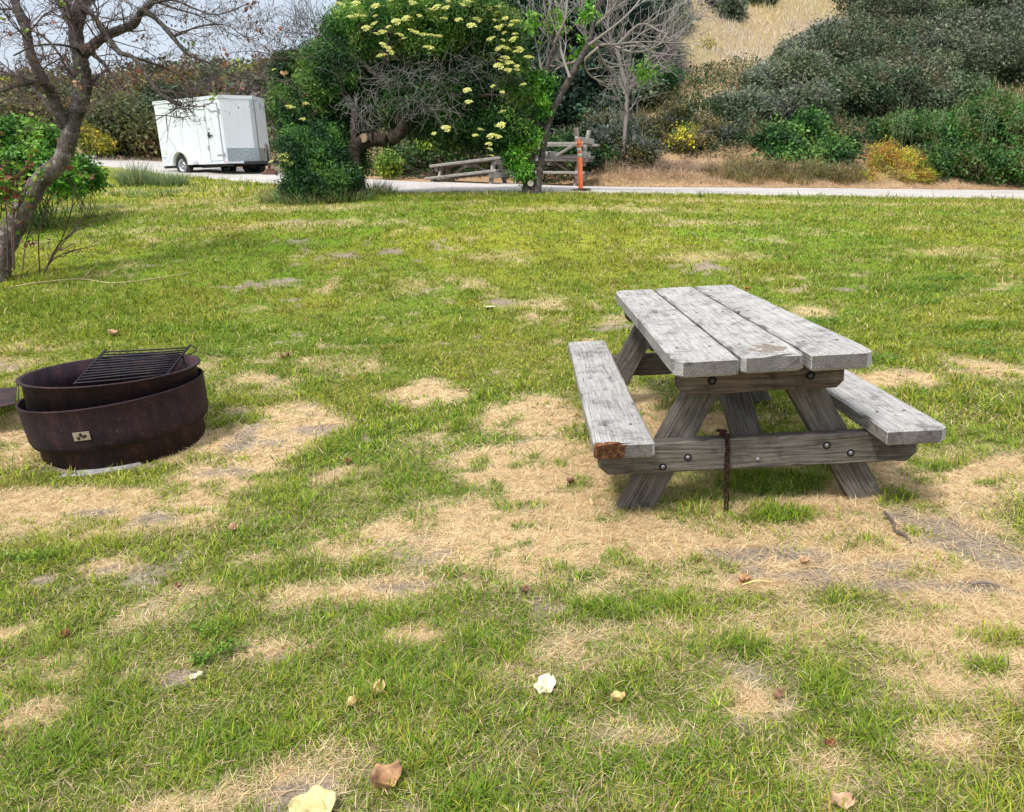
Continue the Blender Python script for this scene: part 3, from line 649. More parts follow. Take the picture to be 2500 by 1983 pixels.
# ------------------------------------------------------------------ picnic table
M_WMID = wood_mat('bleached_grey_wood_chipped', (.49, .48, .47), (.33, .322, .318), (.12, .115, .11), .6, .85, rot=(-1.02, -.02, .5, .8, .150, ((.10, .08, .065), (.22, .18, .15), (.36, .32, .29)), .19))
def make_table(M, label, group, near=True):
    root = empty('picnic_table', (0, 0, 0), label, 'picnic table', group, M=M)
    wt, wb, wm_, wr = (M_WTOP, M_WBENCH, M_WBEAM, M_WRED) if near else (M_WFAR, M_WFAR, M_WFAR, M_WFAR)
    L = 2.34; YX = RZ(math.pi / 2)
    def bolt(parent, x, y, z, r, axis, mat, h=.004):
        bm = bmesh.new(); R_ = Matrix() if axis == 'z' else RX(math.pi / 2)
        cyl_bm(bm, r, h, R_, 14, r * .8)
        return bm_obj('bolt', bm, mat, parent, False, M=T3(x, y, z))
    offs = (-.280, 0, .280); ends = (0, .012, -.004)
    for i, (x, e) in enumerate(zip(offs, ends)):
        bm = outline_plank(L - abs(e), .264, .075, ((.0, .02, .03, .035) if i == 0 else (.035, .03, .018, .0) if i == 2 else (.02, .012, .02, .02)), .009, .005, seed=i + 3)
        pl = bm_obj('tabletop_plank', bm, (wt, M_WMID if near else wt, wt)[i], root, M=T3(x, L / 2 + e, .7425) @ YX)
        if near:
            for yy in (.26, 1.17, 2.06):
                for dx in (-.075, .07):
                    bolt(pl, yy - L / 2, -dx, .0378, .0095, 'z', M_BOLT)
    for s in (-1, 1):
        bm = outline_plank(L, .266, .07, (.012, .012, .012, .012) if s < 0 else (.035, .02, .0, .0), .009, .005, seed=9 + s)
        be = bm_obj('bench_plank', bm, (wb if s < 0 else wt) if near else wt, root, M=T3(s * .627, L / 2 + .02, .3876) @ YX)
        if near:
            for yy in (.27, 1.2, 2.05):
                for dx in (-.06, .06): bolt(be, yy - L / 2, dx, .0355, .0095, 'z', M_BOLT)
    for end, (yb, sg) in enumerate(((.212, 1), (L - .172, -1))):
        bm = outline_plank(1.451, .15, .07, (.04, .04, .02, .0), .008, .003, seed=20 + end)
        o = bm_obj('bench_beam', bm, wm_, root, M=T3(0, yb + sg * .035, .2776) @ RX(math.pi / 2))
        if near and end == 0:
            for (px_, pz, rec) in ((-.43, -.045, 1), (-.315, -.004, 1), (.315, .022, 1), (.425, -.02, 1), (.005, -.03, 0)):
                q = bmesh.new(); lathe_bm([(.010, 0), (.018, 0), (.018, .0025), (.010, .002)], 24, q)
                if rec: bm_obj('washer_recess', q, M_HOLE, o, M=T3(px_, pz, .0345))
                else: q.free()
                q = bmesh.new(); cyl_bm(q, .0115, .008, Matrix(), 16, .009); bm_obj('bolt', q, M_BOLTZ, o, True, M=T3(px_, pz, .0365))
        bm = outline_plank(.73, .125, .085, (.03, .03, .0, .0), .007, .003, seed=30 + end, nx=16)
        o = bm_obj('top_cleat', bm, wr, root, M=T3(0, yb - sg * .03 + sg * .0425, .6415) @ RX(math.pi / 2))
        if near and end == 0:
            for px_ in (-.215, .215):
                q = bmesh.new(); lathe_bm([(.011, 0), (.020, 0), (.020, .003), (.011, .002)], 24, q); bm_obj('washer_recess', q, M_HOLE, o, M=T3(px_, 0.0, .042))
                q = bmesh.new(); cyl_bm(q, .011, .007, Matrix(), 16, .009); bm_obj('bolt', q, M_BOLT, o, True, M=T3(px_, 0.0, .044))
        for s in (-1, 1):
            a = Vector((s * .575, 0, -.05)); t_ = Vector((s * .155, 0, .70)); d = (t_ - a); Lg = d.length
            bm = outline_plank(Lg, .150, .075, (0, 0, 0, 0), .006, .003, seed=40 + end + s * 2, nx=14)
            # cut level at foot and head
            nl = d.normalized()
            Mx = basis(nl, (0, -1, 0), (0, 0, 0)); Mi = Mx.inverted()
            for v in bm.verts:
                w = Mx @ v.co; ctr = (a + t_) / 2 + w
                if v.co.x < -Lg * .45: ctr = ctr - nl * ((ctr.z + .03) / nl.z)
                if v.co.x > Lg * .45: ctr = ctr - nl * ((ctr.z - .703) / nl.z)
                v.co = Mi @ (ctr - (a + t_) / 2)
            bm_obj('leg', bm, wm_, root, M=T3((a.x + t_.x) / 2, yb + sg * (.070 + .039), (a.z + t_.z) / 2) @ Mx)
        a = Vector((0, yb + sg * .11, .26)); t_ = Vector((0, L / 2 - sg * .10, .70)); d = t_ - a
        bm = outline_plank(d.length, .14, .06, (0, 0, 0, 0), .006, .003, seed=50 + end, nx=14)
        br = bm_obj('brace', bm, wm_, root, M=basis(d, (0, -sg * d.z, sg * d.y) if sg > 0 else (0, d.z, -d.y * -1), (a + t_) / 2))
        if near and end == 0:
            for i in (-.02, .04):
                q = bmesh.new(); cyl_bm(q, .0105, .006, Matrix(), 14, .009); bm_obj('bolt', q, M_BOLTZ, br, M=T3(i, 0, .032))
    bm = outline_plank(.72, .12, .08, (.02, .02, .02, .02), .006, .003, seed=60, nx=14)
    bm_obj('top_cleat', bm, wm_, root, M=T3(0, L / 2, .643) @ RX(math.pi / 2))
    return root
MT = T3(1.1011, 3.0388, 0) @ RZ(-.0426)
table = make_table(MT, 'large weathered grey wooden picnic table with attached benches standing alone on the lawn', None)

# chain hanging over the near bench beam
bm = bmesh.new()
def link_bm(bm, M, a=.011, Lh=.011, r=.0038):
    n = 14; m_ = 6; rows = []
    for i in range(n):
        t = i / n * 2 * math.pi; c = Vector((a * math.cos(t), 0, a * math.sin(t) + (Lh if math.sin(t) > 0 else -Lh) * min(1, abs(math.sin(t)) * 3)))
        tn = Vector((math.cos(t), 0, math.sin(t)))
        rows.append([bm.verts.new(M @ (c + tn * (r * math.cos(u)) + Vector((0, r * math.sin(u), 0)))) for u in [j / m_ * 2 * math.pi for j in range(m_)]])
    for i in range(n):
        for j in range(m_): bm.faces.new((rows[i][j], rows[(i + 1) % n][j], rows[(i + 1) % n][(j + 1) % m_], rows[i][(j + 1) % m_]))
rr = random.Random(5); z = .362; i = 0
while z > -.005:
    link_bm(bm, T3(-.14 + rr.uniform(-.002, .002) + .006 * (0.36 - z), .196 + rr.uniform(-.002, .002), z) @ RZ(.6 + (i % 2) * math.pi / 2 + rr.uniform(-.25, .25)) @ RY(rr.uniform(-.12, .12))); z -= .0295; i += 1
for k in range(4): link_bm(bm, T3(-.142 + rr.uniform(-.004, .004), .212 + k * .027, .364 + (k % 2) * .004) @ RX(math.pi / 2) @ RY((k % 2) * 1.2))
o = bm_obj('rusty_chain', bm, M_CHAIN, None, True); o.matrix_world = MT; tag(o, 'rusty iron chain looped over the near bench beam of the picnic table', 'chain')

# ------------------------------------------------------------------ fire ring
gzr = gz(RINGX, RINGY)
fr = empty('fire_ring', (RINGX, RINGY, gzr - .01), 'round rusty steel campfire ring with raised tilted rim and hinged cooking grate', 'fire ring')
va = math.atan2(RINGX, RINGY)
FR = RZ(-va)                                     # local -y faces the camera
def frM(tilt, z, sh=0., pit=0.): return FR @ T3(sh, 0, z) @ RY(-tilt) @ RX(pit)
def wall(r0, z0, r1, z1, t=.007, lip=0): return [(r0, z0), (r1, z1), (r1 + lip, z1 + .003), (r1 + lip * .5, z1 + .008), (r1 - t, z1 + .004), (r0 - t, z0)]
bm = lathe_bm(wall(.452, -.03, .458, .22), 96, wob=.004); bm_obj('base_ring', bm, M_RUSTBASE, fr, True, M=frM(.0, 0))
bm = lathe_bm([(.483, .0), (.494, .03), (.4985, .10), (.503, .23), (.507, .236), (.503, .242), (.494, .238), (.490, .10), (.485, .04), (.463, .002)], 96, wob=.005, seed=1)
band = bm_obj('outer_band', bm, M_RUST, fr, True, M=frM(.035, .112))
bm = lathe_bm([(.462, .0), (.466, .19), (.488, .196), (.489, .203), (.462, .201), (.456, .0)], 96, wob=.006, seed=2)
inner = bm_obj('inner_ring', bm, M_RUST, fr, True, M=frM(-.03, .252, -.002, .0))
bm = lathe_bm([(.001, .04), (.2, .055), (.44, .03), (.44, .02), (.001, .01)], 48); bm_obj('ash_bed', bm, M_ASH, fr, True, M=frM(0, .03))
# label plate on the band, with stamped marks
ang = -math.pi / 2 - .42
pm = T3(.487 * math.cos(ang), .487 * math.sin(ang), .085) @ RZ(ang + math.pi / 2) @ RX(.22)
pm = T3(.5035 * math.cos(ang), .5035 * math.sin(ang), .095) @ RZ(ang + math.pi / 2) @ RX(.07)
bm = bmesh.new(); box_bm(bm, .088, .003, .048, Matrix(), .001); pl = bm_obj('label_plate', bm, M_PLATE, band, M=pm)
bm = bmesh.new(); rr = random.Random(3)
for k in range(9): box_bm(bm, rr.uniform(.006, .017), .001, rr.uniform(.006, .018), T3(rr.uniform(-.022, .026), -.0022 - k * .00003, rr.uniform(-.014, .014)) @ RY(rr.uniform(-.6, .6)))
bm_obj('stamped_mark', bm, M_RUSTBASE, pl)
for (a_, z_) in ((-math.pi / 2 + .33, .19), (-math.pi / 2 + .62, .21), (-math.pi / 2 - .28, .215)):
    bm = bmesh.new(); cyl_bm(bm, .007, .006, RX(math.pi / 2), 12); bm_obj('rivet_hole', bm, M_HOLE, band, M=T3(.5015 * math.cos(a_), .5015 * math.sin(a_), z_) @ RZ(a_ + math.pi / 2))
bm = bmesh.new(); bmesh.ops.create_icosphere(bm, subdivisions=2, radius=.028)
for v in bm.verts: v.co.y *= .1; v.co *= 1 + .3 * math.sin(v.co.x * 190) * math.cos(v.co.z * 170)
a_ = -math.pi / 2 + .62; bm_obj('rust_hole', bm, M_HOLE, fr, M=FR @ T3(.4485 * math.cos(a_), .4485 * math.sin(a_), .10) @ RZ(a_ + math.pi / 2))
# grate: hinged, its far edge lifted
fr.scale = (1.10, 1.10, 1.13)
def hit_plane(px, py, zz):
    r = ray(px, py); t = (zz - EYE) / r[2]; return CAM + r * t
gn1 = hit_plane(630 / 3.477, 800 + 480 / 3.477, .44); gn2 = hit_plane(1420 / 3.477, 800 + 400 / 3.477, .45)
def along(px, py, p0, dist):
    r = ray(px, py); r = r / np.linalg.norm(r); oc = CAM - p0; B = oc @ r; C_ = oc @ oc - dist ** 2; disc = B * B - C_
    return CAM + r * (-B + math.sqrt(max(disc, 0)))
def reach(px, py, p0, hd):
    r = ray(px, py); ts = np.linspace(2, 6, 4001); q = CAM + ts[:, None] * r; return q[np.argmax(q[:, 1] - p0[1] > hd)]
gf1 = reach(890 / 3.477, 800 + 200 / 3.477, gn1, .37); gf2 = reach(1600 / 3.477, 800 + 165 / 3.477, gn2, .37)
ps = []
def rod(a, b_, r, bend=0., k=5):
    t = np.linspace(0, 1, k)[:, None]; c = a * (1 - t) + b_ * t + np.array([0, 0, -1.]) * (bend * np.sin(t * math.pi)); ps.append(tubes(c[None], np.full((1, k), r), np.array([.02, .02, .02]), 8))
fi = Matrix.Translation((RINGX, RINGY, gzr - .01)).inverted()
org = np.array([RINGX, RINGY, gzr - .01]); SC = np.array([1.10, 1.10, 1.13])
e1 = (gf1 - gn1); e2 = (gf2 - gn2)
rod(gn1 - e1 * .02 - org, gf1 + e1 * .03 - org, .0085); rod(gn2 - e2 * .02 - org, gf2 + e2 * .07 - org, .0085)
for i in range(12):
    t = (i + .3) / 11.6
    rod(gn1 + e1 * t - org, gn2 + e2 * t - org, .0058, rng.uniform(-.003, .006))
V_, l_, s_2, c_ = join(ps); np_mesh('cooking_grate', V_ / SC, l_, s_2, M_IRON, fr, smooth=True)
ps = []
side_ = (gf2 - gf1) / np.linalg.norm(gf2 - gf1); up_ = np.array([0, 0, 1.])
c, r = spline([gf2 - e2 * .28 - org + side_ * .03, gf2 - e2 * .2 - org + side_ * .055 - up_ * .01, gf2 + e2 * .0 - org + side_ * .05 - up_ * .02, gf2 + e2 * .07 - org + side_ * .012, gf2 + e2 * .02 - org], [.004] * 5, 5)
ps.append(tubes(c[None], r[None], np.array([.02] * 3), 7)); J = join(ps); np_mesh('grate_handle', J[0] / SC, J[1], J[2], M_IRON, fr, smooth=True)
# side shelf plate reaching out of the picture
pA, pB, pC, pD = [hit_plane(*a) for a in ((40, 945, .335), (37, 985, .325), (-60, 1006, .30), (-60, 950, .315))]
bm = bmesh.new(); v1 = [bm.verts.new(Vector((p - org) / SC)) for p in (pA, pB, pC, pD)]; v2 = [bm.verts.new(Vector((p - org) / SC) - Vector((0, 0, .008))) for p in (pA, pB, pC, pD)]
bm.faces.new(v1); bm.faces.new(v2[::-1]); [bm.faces.new((v1[i], v2[i], v2[(i + 1) % 4], v1[(i + 1) % 4])) for i in range(4)]
bm_obj('side_shelf', bm, M_RUSTBASE, fr)
ps = []; c, r = spline([pA - org + up_ * .0 + RT * .0, pA - org + RT * .02 + up_ * .012, pB - org + RT * .012 - up_ * .05, pB - org + RT * .03 - up_ * .06], [.004] * 4, 6); ps.append(tubes(c[None], r[None], np.array([.02] * 3), 7))
J = join(ps); np_mesh('shelf_hook', J[0] / SC, J[1], J[2], M_IRON, fr, smooth=True)
# cement footing showing at the foot of the ring
bm = bmesh.new(); n = 40; rr = np.random.default_rng(4)
top = []
for i in range(n):
    a_ = i / n * 6.283; r_ = (1 + .25 * (rr.random() - .5)); x = .24 * r_ * math.cos(a_); y = .055 * r_ * math.sin(a_)
    top.append(bm.verts.new((x, y, .012)))
bot = [bm.verts.new((v.co.x * 1.1, v.co.y * 1.15, -.02)) for v in top]
bm.faces.new(top); [bm.faces.new((top[i], bot[i], bot[(i + 1) % n], top[(i + 1) % n])) for i in range(n)]
p = G(258, 1146, False); o = bm_obj('cement_footing', bm, M_CEMENT, None, True, loc=(p[0], p[1], p[2] + .002)); o.rotation_euler = (0, 0, -va); tag(o, 'pale crumbly cement footing showing under the near edge of the fire ring', 'footing')

# ------------------------------------------------------------------ white cargo trailer
O = P(555.4, 398.6, 23.9); heading = math.radians(90 - 121)
TM = T3(*O) @ RZ(heading) @ RY(math.radians(2.6)) @ RX(math.radians(.5))
SL, HT, WT, NL = 3.2, 2.0, 1.82, .46
tgz = gz(*P(438.5, 423.7, 24.8)[:2])
tr = empty('cargo_trailer', (0, 0, 0), 'white enclosed V-nose cargo trailer with side door parked unhitched on the road', 'trailer', M=TM)
foot = [(-SL, 0), (0, 0), (NL, WT / 2), (0, WT), (-SL, WT)]
def prism(pts, z0, z1, bev=0., bm=None):
    bm = bm or bmesh.new(); a = [bm.verts.new((x, y, z0)) for x, y in pts]; b_ = [bm.verts.new((x, y, z1)) for x, y in pts]; n = len(pts)
    bm.faces.new(a[::-1]); bm.faces.new(b_); fs = [bm.faces.new((a[i], a[(i + 1) % n], b_[(i + 1) % n], b_[i])) for i in range(n)]
    if bev: bmesh.ops.bevel(bm, geom=[e for e in bm.edges if abs(e.verts[0].co.z - e.verts[1].co.z) > .1], offset=bev, segments=3, affect='EDGES')
    return bm
bm_obj('body', prism(foot, 0.05, HT - .05, .02), M_WHITE, tr)
off = [(-SL - .012, -.012), (.003, -.012), (NL + .014, WT / 2), (.003, WT + .012), (-SL - .012, WT + .012)]
bm_obj('roof', prism(off, HT - .05, HT + .015, .01), M_WHITE, tr)
bm_obj('roof_trim', prism([(x * 1.004, y + (-.004 if y < .5 else .004 if y > 1.5 else 0)) for x, y in off], HT - .085, HT - .05), M_WHITE, tr)
bm_obj('bottom_rail', prism(off, -.01, .05), M_WHITE, tr)
def panel(name, x0, x1, z0, z1, y, t, mat, parent, bev=.003, face=None):
    bm = bmesh.new(); box_bm(bm, x1 - x0, t, z1 - z0, Matrix(), bev)
    return bm_obj(name, bm, mat, parent, M=T3((x0 + x1) / 2, y - t / 2, (z0 + z1) / 2))
door = panel('door', -.72, -.13, .09, 1.80, 0, .018, M_WHITE, tr, .004)
dx0, dz0 = -.425, .945
def dpart(name, x0, x1, z0, z1, t, mat, y=-.009): return panel(name, x0 - dx0, x1 - dx0, z0 - dz0, z1 - dz0, y, t, mat, door, .001)
dpart('door_gasket', -.735, -.705, .08, 1.81, .006, M_ALU); dpart('door_gasket', -.145, -.115, .08, 1.81, .006, M_ALU); dpart('door_gasket', -.705, -.145, 1.785, 1.805, .006, M_ALU)
for zz in (.24, 1.55): dpart('strap_hinge', -.40, -.06, zz, zz + .035, .02, M_ALU); dpart('hinge_knuckle', -.085, -.045, zz - .04, zz + .09, .028, M_ALU)
dpart('door_lock', -.655, -.60, 1.02, 1.09, .012, M_ALU); dpart('door_handle', -.68, -.49, .845, .87, .045, M_BLACK); dpart('door_latch', -.72, -.64, .80, .90, .03, M_ALU); dpart('door_latch', -.645, -.625, .79, .95, .05, M_BLACK)
for zz in (.42, 1.30): panel('hold_back', -.80, -.725, zz, zz + .14, 0, .03, M_ALU, tr)
for xx in (-SL + .06, -.0 - .03): panel('marker_light', xx, xx + .035, HT - .09, HT - .06, -.016, .012, M_BLACK, tr)
panel('marker_light', -.1, -.03, .03, .055, -.012, .014, simple_mat('red_lens', (.5, .04, .03), .3), tr)
for xx, zz, w_ in ((-SL + .06, .235, .23), (-SL + .14, .175, .05), (-SL + .13, .075, .07), (-SL + .27, .12, .06)): panel('decal', xx, xx + w_, zz, zz + .035, -.002, .002, M_LOGO, tr, 0)
panel('clearance_light', -SL + .24, -SL + .31, .36, .50, -.002, .012, simple_mat('cream_lens', (.75, .68, .55), .4), tr)
for xx in (-2.0, -1.2): panel('panel_seam', xx, xx + .012, .06, HT - .09, -.0005, .003, M_GUARD, tr, 0)
for xx in (-SL + .66, -1.0, -.72): panel('rivet', xx, xx + .03, .035, .055, -.014, .006, M_BLACK, tr)
# V nose: centre strip, stone guard, logo
nA = Vector((NL, WT / 2, 0)).normalized(); La = math.hypot(NL, WT / 2)
def nose_panel(name, s0, s1, z0, z1, t, mat, side=0, parent=None):
    bm = bmesh.new(); box_bm(bm, (s1 - s0), t, z1 - z0, Matrix(), .001)
    if side == 0: M_ = RZ(math.atan2(WT / 2, NL)) @ T3((s0 + s1) / 2, -t / 2 - .001, (z0 + z1) / 2)
    else: M_ = T3(0, WT, 0) @ RZ(math.atan2(-WT / 2, NL)) @ T3((s0 + s1) / 2, t / 2 + .001, (z0 + z1) / 2)
    return bm_obj(name, bm, mat, parent or tr, M=M_)
nose_panel('corner_strip', La - .115, La + .004, .44, HT - .09, .008, M_TREAD, 0); nose_panel('corner_strip', La - .115, La + .004, .44, HT - .09, .008, M_TREAD, 1)
nose_panel('stone_guard', .03, La + .006, .05, .455, .011, M_GUARD, 0); nose_panel('stone_guard', .03, La + .006, .05, .455, .011, M_GUARD, 1)
lg = bmesh.new(); cyl_bm(lg, .1, .004, RX(math.pi / 2), 28); M_ = T3(0, WT, 0) @ RZ(math.atan2(-WT / 2, NL)) @ T3(.40, .004, 1.75); lo = bm_obj('round_logo', lg, M_LOGO, tr, M=M_)
for k in range(3):
    q = bmesh.new(); box_bm(q, .13 - k * .02, .003, .016); bm_obj('logo_stripe', q, M_WHITE, lo, M=T3(0, .004, .035 - k * .035))
# wheel, fender, axle
wx, wr_ = -2.0, .33
RY90 = RX(math.pi / 2)
def wheel(y, nm='wheel'):
    w = bpy.data.objects.new(nm, None); link(w, tr); w.matrix_local = T3(wx, y, -.02); w.empty_display_size = .1
    bm = lathe_bm([(.20, -.09), (.29, -.1), (.325, -.08), (.33, -.05), (.33, .05), (.325, .08), (.29, .1), (.20, .09)], 48, M=RX(math.pi / 2)); bm_obj('tyre', bm, M_RUBBER, w, True)
    bm = lathe_bm([(.0, .055), (.05, .06), (.06, .075), (.085, .07), (.10, .045), (.165, .04), (.18, .085), (.20, .09), (.205, .085), (.185, .03), (.18, -.08), (.0, -.08)], 40, M=RX(math.pi / 2), closed=False); bm_obj('rim', bm, M_ALU, w, True)
    for k in range(8):
        bm = bmesh.new(); a_ = k / 8 * 6.283; cyl_bm(bm, .018, .01, T3(.135 * math.cos(a_), -.047, .135 * math.sin(a_)) @ RX(math.pi / 2), 10); bm_obj('rim_hole', bm, M_HOLE, w)
    for k in range(5):
        bm = bmesh.new(); a_ = k / 5 * 6.283; cyl_bm(bm, .012, .02, T3(.072 * math.cos(a_), -.08, .072 * math.sin(a_)) @ RX(math.pi / 2), 8); bm_obj('wheel_nut', bm, M_HOLE, w)
wheel(-.06); wheel(WT - .1)
bm = bmesh.new(); n = 28; prof = []
for i in range(n + 1):
    a_ = math.pi * (1.03 - i / n * 1.06); x = wx + .43 * math.cos(a_); z = .0 + .46 * math.sin(a_)
    if x > wx + .12: x = wx + .12 + (x - wx - .12) * 1.75; 
    prof.append((x, max(z, -.01)))
inn = []
for i in range(n + 1):
    a_ = math.pi * (1.03 - i / n * 1.06); inn.append((wx + .36 * math.cos(a_), max(.0 + .385 * math.sin(a_), -.012)))
fo = [bm.verts.new((x, -.215, z)) for x, z in prof]; ba = [bm.verts.new((x, .0, z + .015)) for x, z in prof]; fi_ = [bm.verts.new((x, -.22, z)) for x, z in inn]; fb = [bm.verts.new((x, 0., z)) for x, z in inn]
for i in range(n):
    bm.faces.new((fo[i], fo[i + 1], ba[i + 1], ba[i])); bm.faces.new((fo[i], fi_[i], fi_[i + 1], fo[i + 1])); bm.faces.new((fi_[i], fb[i], fb[i + 1], fi_[i + 1]))
bm_obj('fender', bm, simple_mat('fender_paint', (.66, .67, .68), .35, 0, 6, .06), tr, True)
bm = bmesh.new(); lathe_bm([(.0, 0), (.372, 0), (.372, .004), (0, .004)], 40, bm, M=T3(wx, -.006, .0) @ RX(math.pi / 2)); bm_obj('wheel_well', bm, M_HOLE, tr)
bm = bmesh.new(); box_bm(bm, .07, WT, .07, T3(wx, WT / 2, -.06)); [box_bm(bm, SL + .2, .05, .08, T3(-SL / 2, y, -.055)) for y in (.15, WT - .15)]
[box_bm(bm, .05, WT - .3, .06, T3(x, WT / 2, -.05)) for x in (-2.5, -1.2, -.8, -.3)]
bm_obj('chassis', bm, M_BLACK, tr)
bm = bmesh.new()
for s in (-1, 1):
    a = Vector((-.05, WT / 2 + s * .55, .0)); t_ = Vector((NL + .72, WT / 2 + s * .04, .0)); d = t_ - a; box_bm(bm, d.length, .05, .09, basis(d, (0, 0, 1), (a + t_) / 2))
box_bm(bm, .3, .08, .08, T3(NL + .78, WT / 2, .0)); bm_obj('tongue', bm, M_BLACK, tr)
bm = bmesh.new(); cyl_bm(bm, .028, .75, T3(NL + .42, WT / 2 - .02, .16), 14); cyl_bm(bm, .02, .5, T3(NL + .42, WT / 2 - .02, -.28), 12)
box_bm(bm, .16, .16, .012, T3(NL + .42, WT / 2 - .02, -.50)); bm_obj('tongue_jack', bm, M_BLACK, tr, True)
ps = [tubes(spline([(NL + .42, WT / 2 - .02, .53), (NL + .44, WT / 2 - .1, .56), (NL + .44, WT / 2 - .12, .42), (NL + .40, WT / 2 - .14, .30)], [.01] * 4, 6)[0][None], np.full((1, 19), .01), np.array([.02] * 3), 7)]; J = join(ps); np_mesh('jack_crank', J[0], J[1], J[2], M_BLACK, tr, smooth=True)
jp = TM @ Vector((NL + .42, WT / 2 - .02, 0)); jg = gz(jp.x, jp.y)
bm = bmesh.new(); box_bm(bm, .42, .3, .09, T3(0, 0, .045), .015); box_bm(bm, .25, .22, .09, T3(.01, 0, .13) @ RZ(.2), .015); cyl_bm(bm, .07, max(jp.z - jg - .62, .05) + .2, T3(0, 0, .2), 12, .03)
o = bm_obj('jack_block', bm, M_REDBROWN, None, loc=(jp.x, jp.y, jg + .03)); tag(o, 'small red brown block under the tongue jack of the white trailer', 'block')
wp = TM @ Vector((-.62, WT - .2, 0)); bm = bmesh.new(); cyl_bm(bm, .22, .62, T3(0, 0, .22) @ RX(math.pi / 2), 20); box_bm(bm, .06, .1, .34, T3(.26, 0, .15) @ RY(.15), .01)
o = bm_obj('stored_drum', bm, M_BLACK, None, loc=(wp.x, wp.y, gz(wp.x, wp.y) + .02)); o.rotation_euler = (0, 0, heading); tag(o, 'dark round drum lying on the road underneath the front of the white trailer', 'drum')

# ------------------------------------------------------------------ stored tables beyond the road
cR = P(1418, 461.5, 22.3); cR[2] = gz(cR[0], cR[1]) - .02; yaw = math.radians(90 + -13)       # table +y axis runs to the left, away
ydir = lambda deg: math.radians(deg)
def table_at(p, ang, roll_=0., label='', dup_from=table, lift=0., flip=False):
    # p: ground point under the middle of the table's near (right) end; +y of the table points to the left
    M_ = T3(p[0], p[1], p[2] + lift) @ RZ(ang) @ RX(roll_)
    return M_
aA = math.radians(90 - 17); MA = T3(cR[0] - .0, cR[1], cR[2] + .0) @ RZ(aA) @ RX(math.radians(4.5)) @ T3(0, -.25, 0)
far_table = make_table(MA, 'upright grey picnic table beyond the road carrying an upside-down table', 'old picnic tables stored beyond the road', near=False)
MB_ = MA @ T3(.05, 2.34 - .05, .78 + .785) @ T3(0, -1.17, 0) @ RZ(-.16) @ T3(0, 1.17, 0) @ RX(math.pi)
dup(far_table, MB_, 'upside-down grey picnic table with its legs in the air on top of another table', 'old picnic tables stored beyond the road')
cC = P(1222, 453, 22.2); cC[2] = gz(cC[0], cC[1]) - .02; aC = math.radians(90 - 24)
MC = T3(cC[0], cC[1], cC[2]) @ RZ(aC) @ RX(math.radians(-2.0)) @ T3(0, -.25, 0)
dup(far_table, MC, 'leftmost grey picnic table beyond the road sagging down to its left end', 'old picnic tables stored beyond the road')

# ------------------------------------------------------------------ orange delineator post
p = P(1418, 466.5, 17.0); p[2] = gz(p[0], p[1]) + .032
po = empty('delineator_post', tuple(p), 'bright orange plastic traffic post with two pale reflective bands on a black base', 'traffic post')
bm = bmesh.new(); lathe_bm([(0, .0), (.235, .0), (.235, .022), (.20, .035), (.08, .045), (0, .045)], 8, bm, closed=False); bm_obj('rubber_base', bm, M_BLACK, po)
bm = bmesh.new(); lathe_bm([(.062, .03), (.054, .08), (.053, .70), (.046, .705), (.046, .80), (.053, .805), (.053, .83), (.046, .835), (.046, .92), (.054, .925), (.056, .955), (.045, .965), (.045, .975), (.056, .985), (.054, 1.03), (.03, 1.05), (0, 1.05)], 28, bm, closed=False); bm_obj('post_tube', bm, M_ORANGE, po, True)
for z0, z1 in ((.71, .798), (.84, .915)): bm = bmesh.new(); lathe_bm([(.047, z0), (.0485, z0), (.0485, z1), (.047, z1)], 28, bm); bm_obj('reflective_band', bm, M_BAND, po, True)
c, r = spline([(-.036, 0, 1.03), (-.036, 0, 1.085), (-.025, 0, 1.10), (.025, 0, 1.10), (.036, 0, 1.085), (.036, 0, 1.03)], [.010] * 6, 5); J = tubes(c[None], r[None], np.array([.5, .1, .02]), 8); np_mesh('grab_loop', J[0], J[1], J[2], M_ORANGE, po, smooth=True)

# ------------------------------------------------------------------ fallen leaves and sticks
def fallen_leaf(px, py, size, col, label, curl=1.0, ang=0., lift=.012):
    p = G(px, py); rr = np.random.default_rng(int(px * 7 + py)); bm = bmesh.new(); nu, nv = 17, 11; grid = []
    for i in range(nu):
        t = i / (nu - 1); wv = math.sin(math.pi * min(1, t * .92 + .06)) ** .7 * (1 + .16 * math.sin(t * 11 + px)) * .42; row = []
        for j in range(nv):
            s = j / (nv - 1) * 2 - 1; x = (t - .5) * size; y = s * wv * size
            z = curl * size * (.42 * abs(s) ** 1.5 + .26 * (2 * t - 1) ** 2 + .12 * math.sin(6 * t + 3 * s + px)) + size * .03 * math.cos((t * 6 + abs(s) * 2) * 3.14) * (1 if s < 0 else .7)
            row.append(bm.verts.new((x, y, z)))
        grid.append(row)
    for i in range(nu - 1):
        for j in range(nv - 1): bm.faces.new((grid[i][j], grid[i + 1][j], grid[i + 1][j + 1], grid[i][j + 1]))
    geo = bmesh.ops.extrude_face_region(bm, geom=bm.faces[:]); bmesh.ops.translate(bm, vec=(0, 0, .0006), verts=[v for v in geo['geom'] if isinstance(v, bmesh.types.BMVert)])
    m = leafmats.get(col)
    if m is None: m = leafmats[col] = simple_mat('dry_leaf_surface', col, .75, 0, 38, .42, .15, .006)
    o = bm_obj('fallen_leaf', bm, m, None, True, loc=(p[0], p[1], p[2] + lift)); o.rotation_euler = (rr.uniform(-.15, .25), rr.uniform(-.2, .2), ang); tag(o, label, 'leaf', 'dry leaves lying on the lawn')
leafmats = {}
PALE, TAN, YEL, RED, BRN = (.72, .66, .44), (.44, .29, .18), (.60, .45, .20), (.17, .045, .03), (.22, .12, .075)
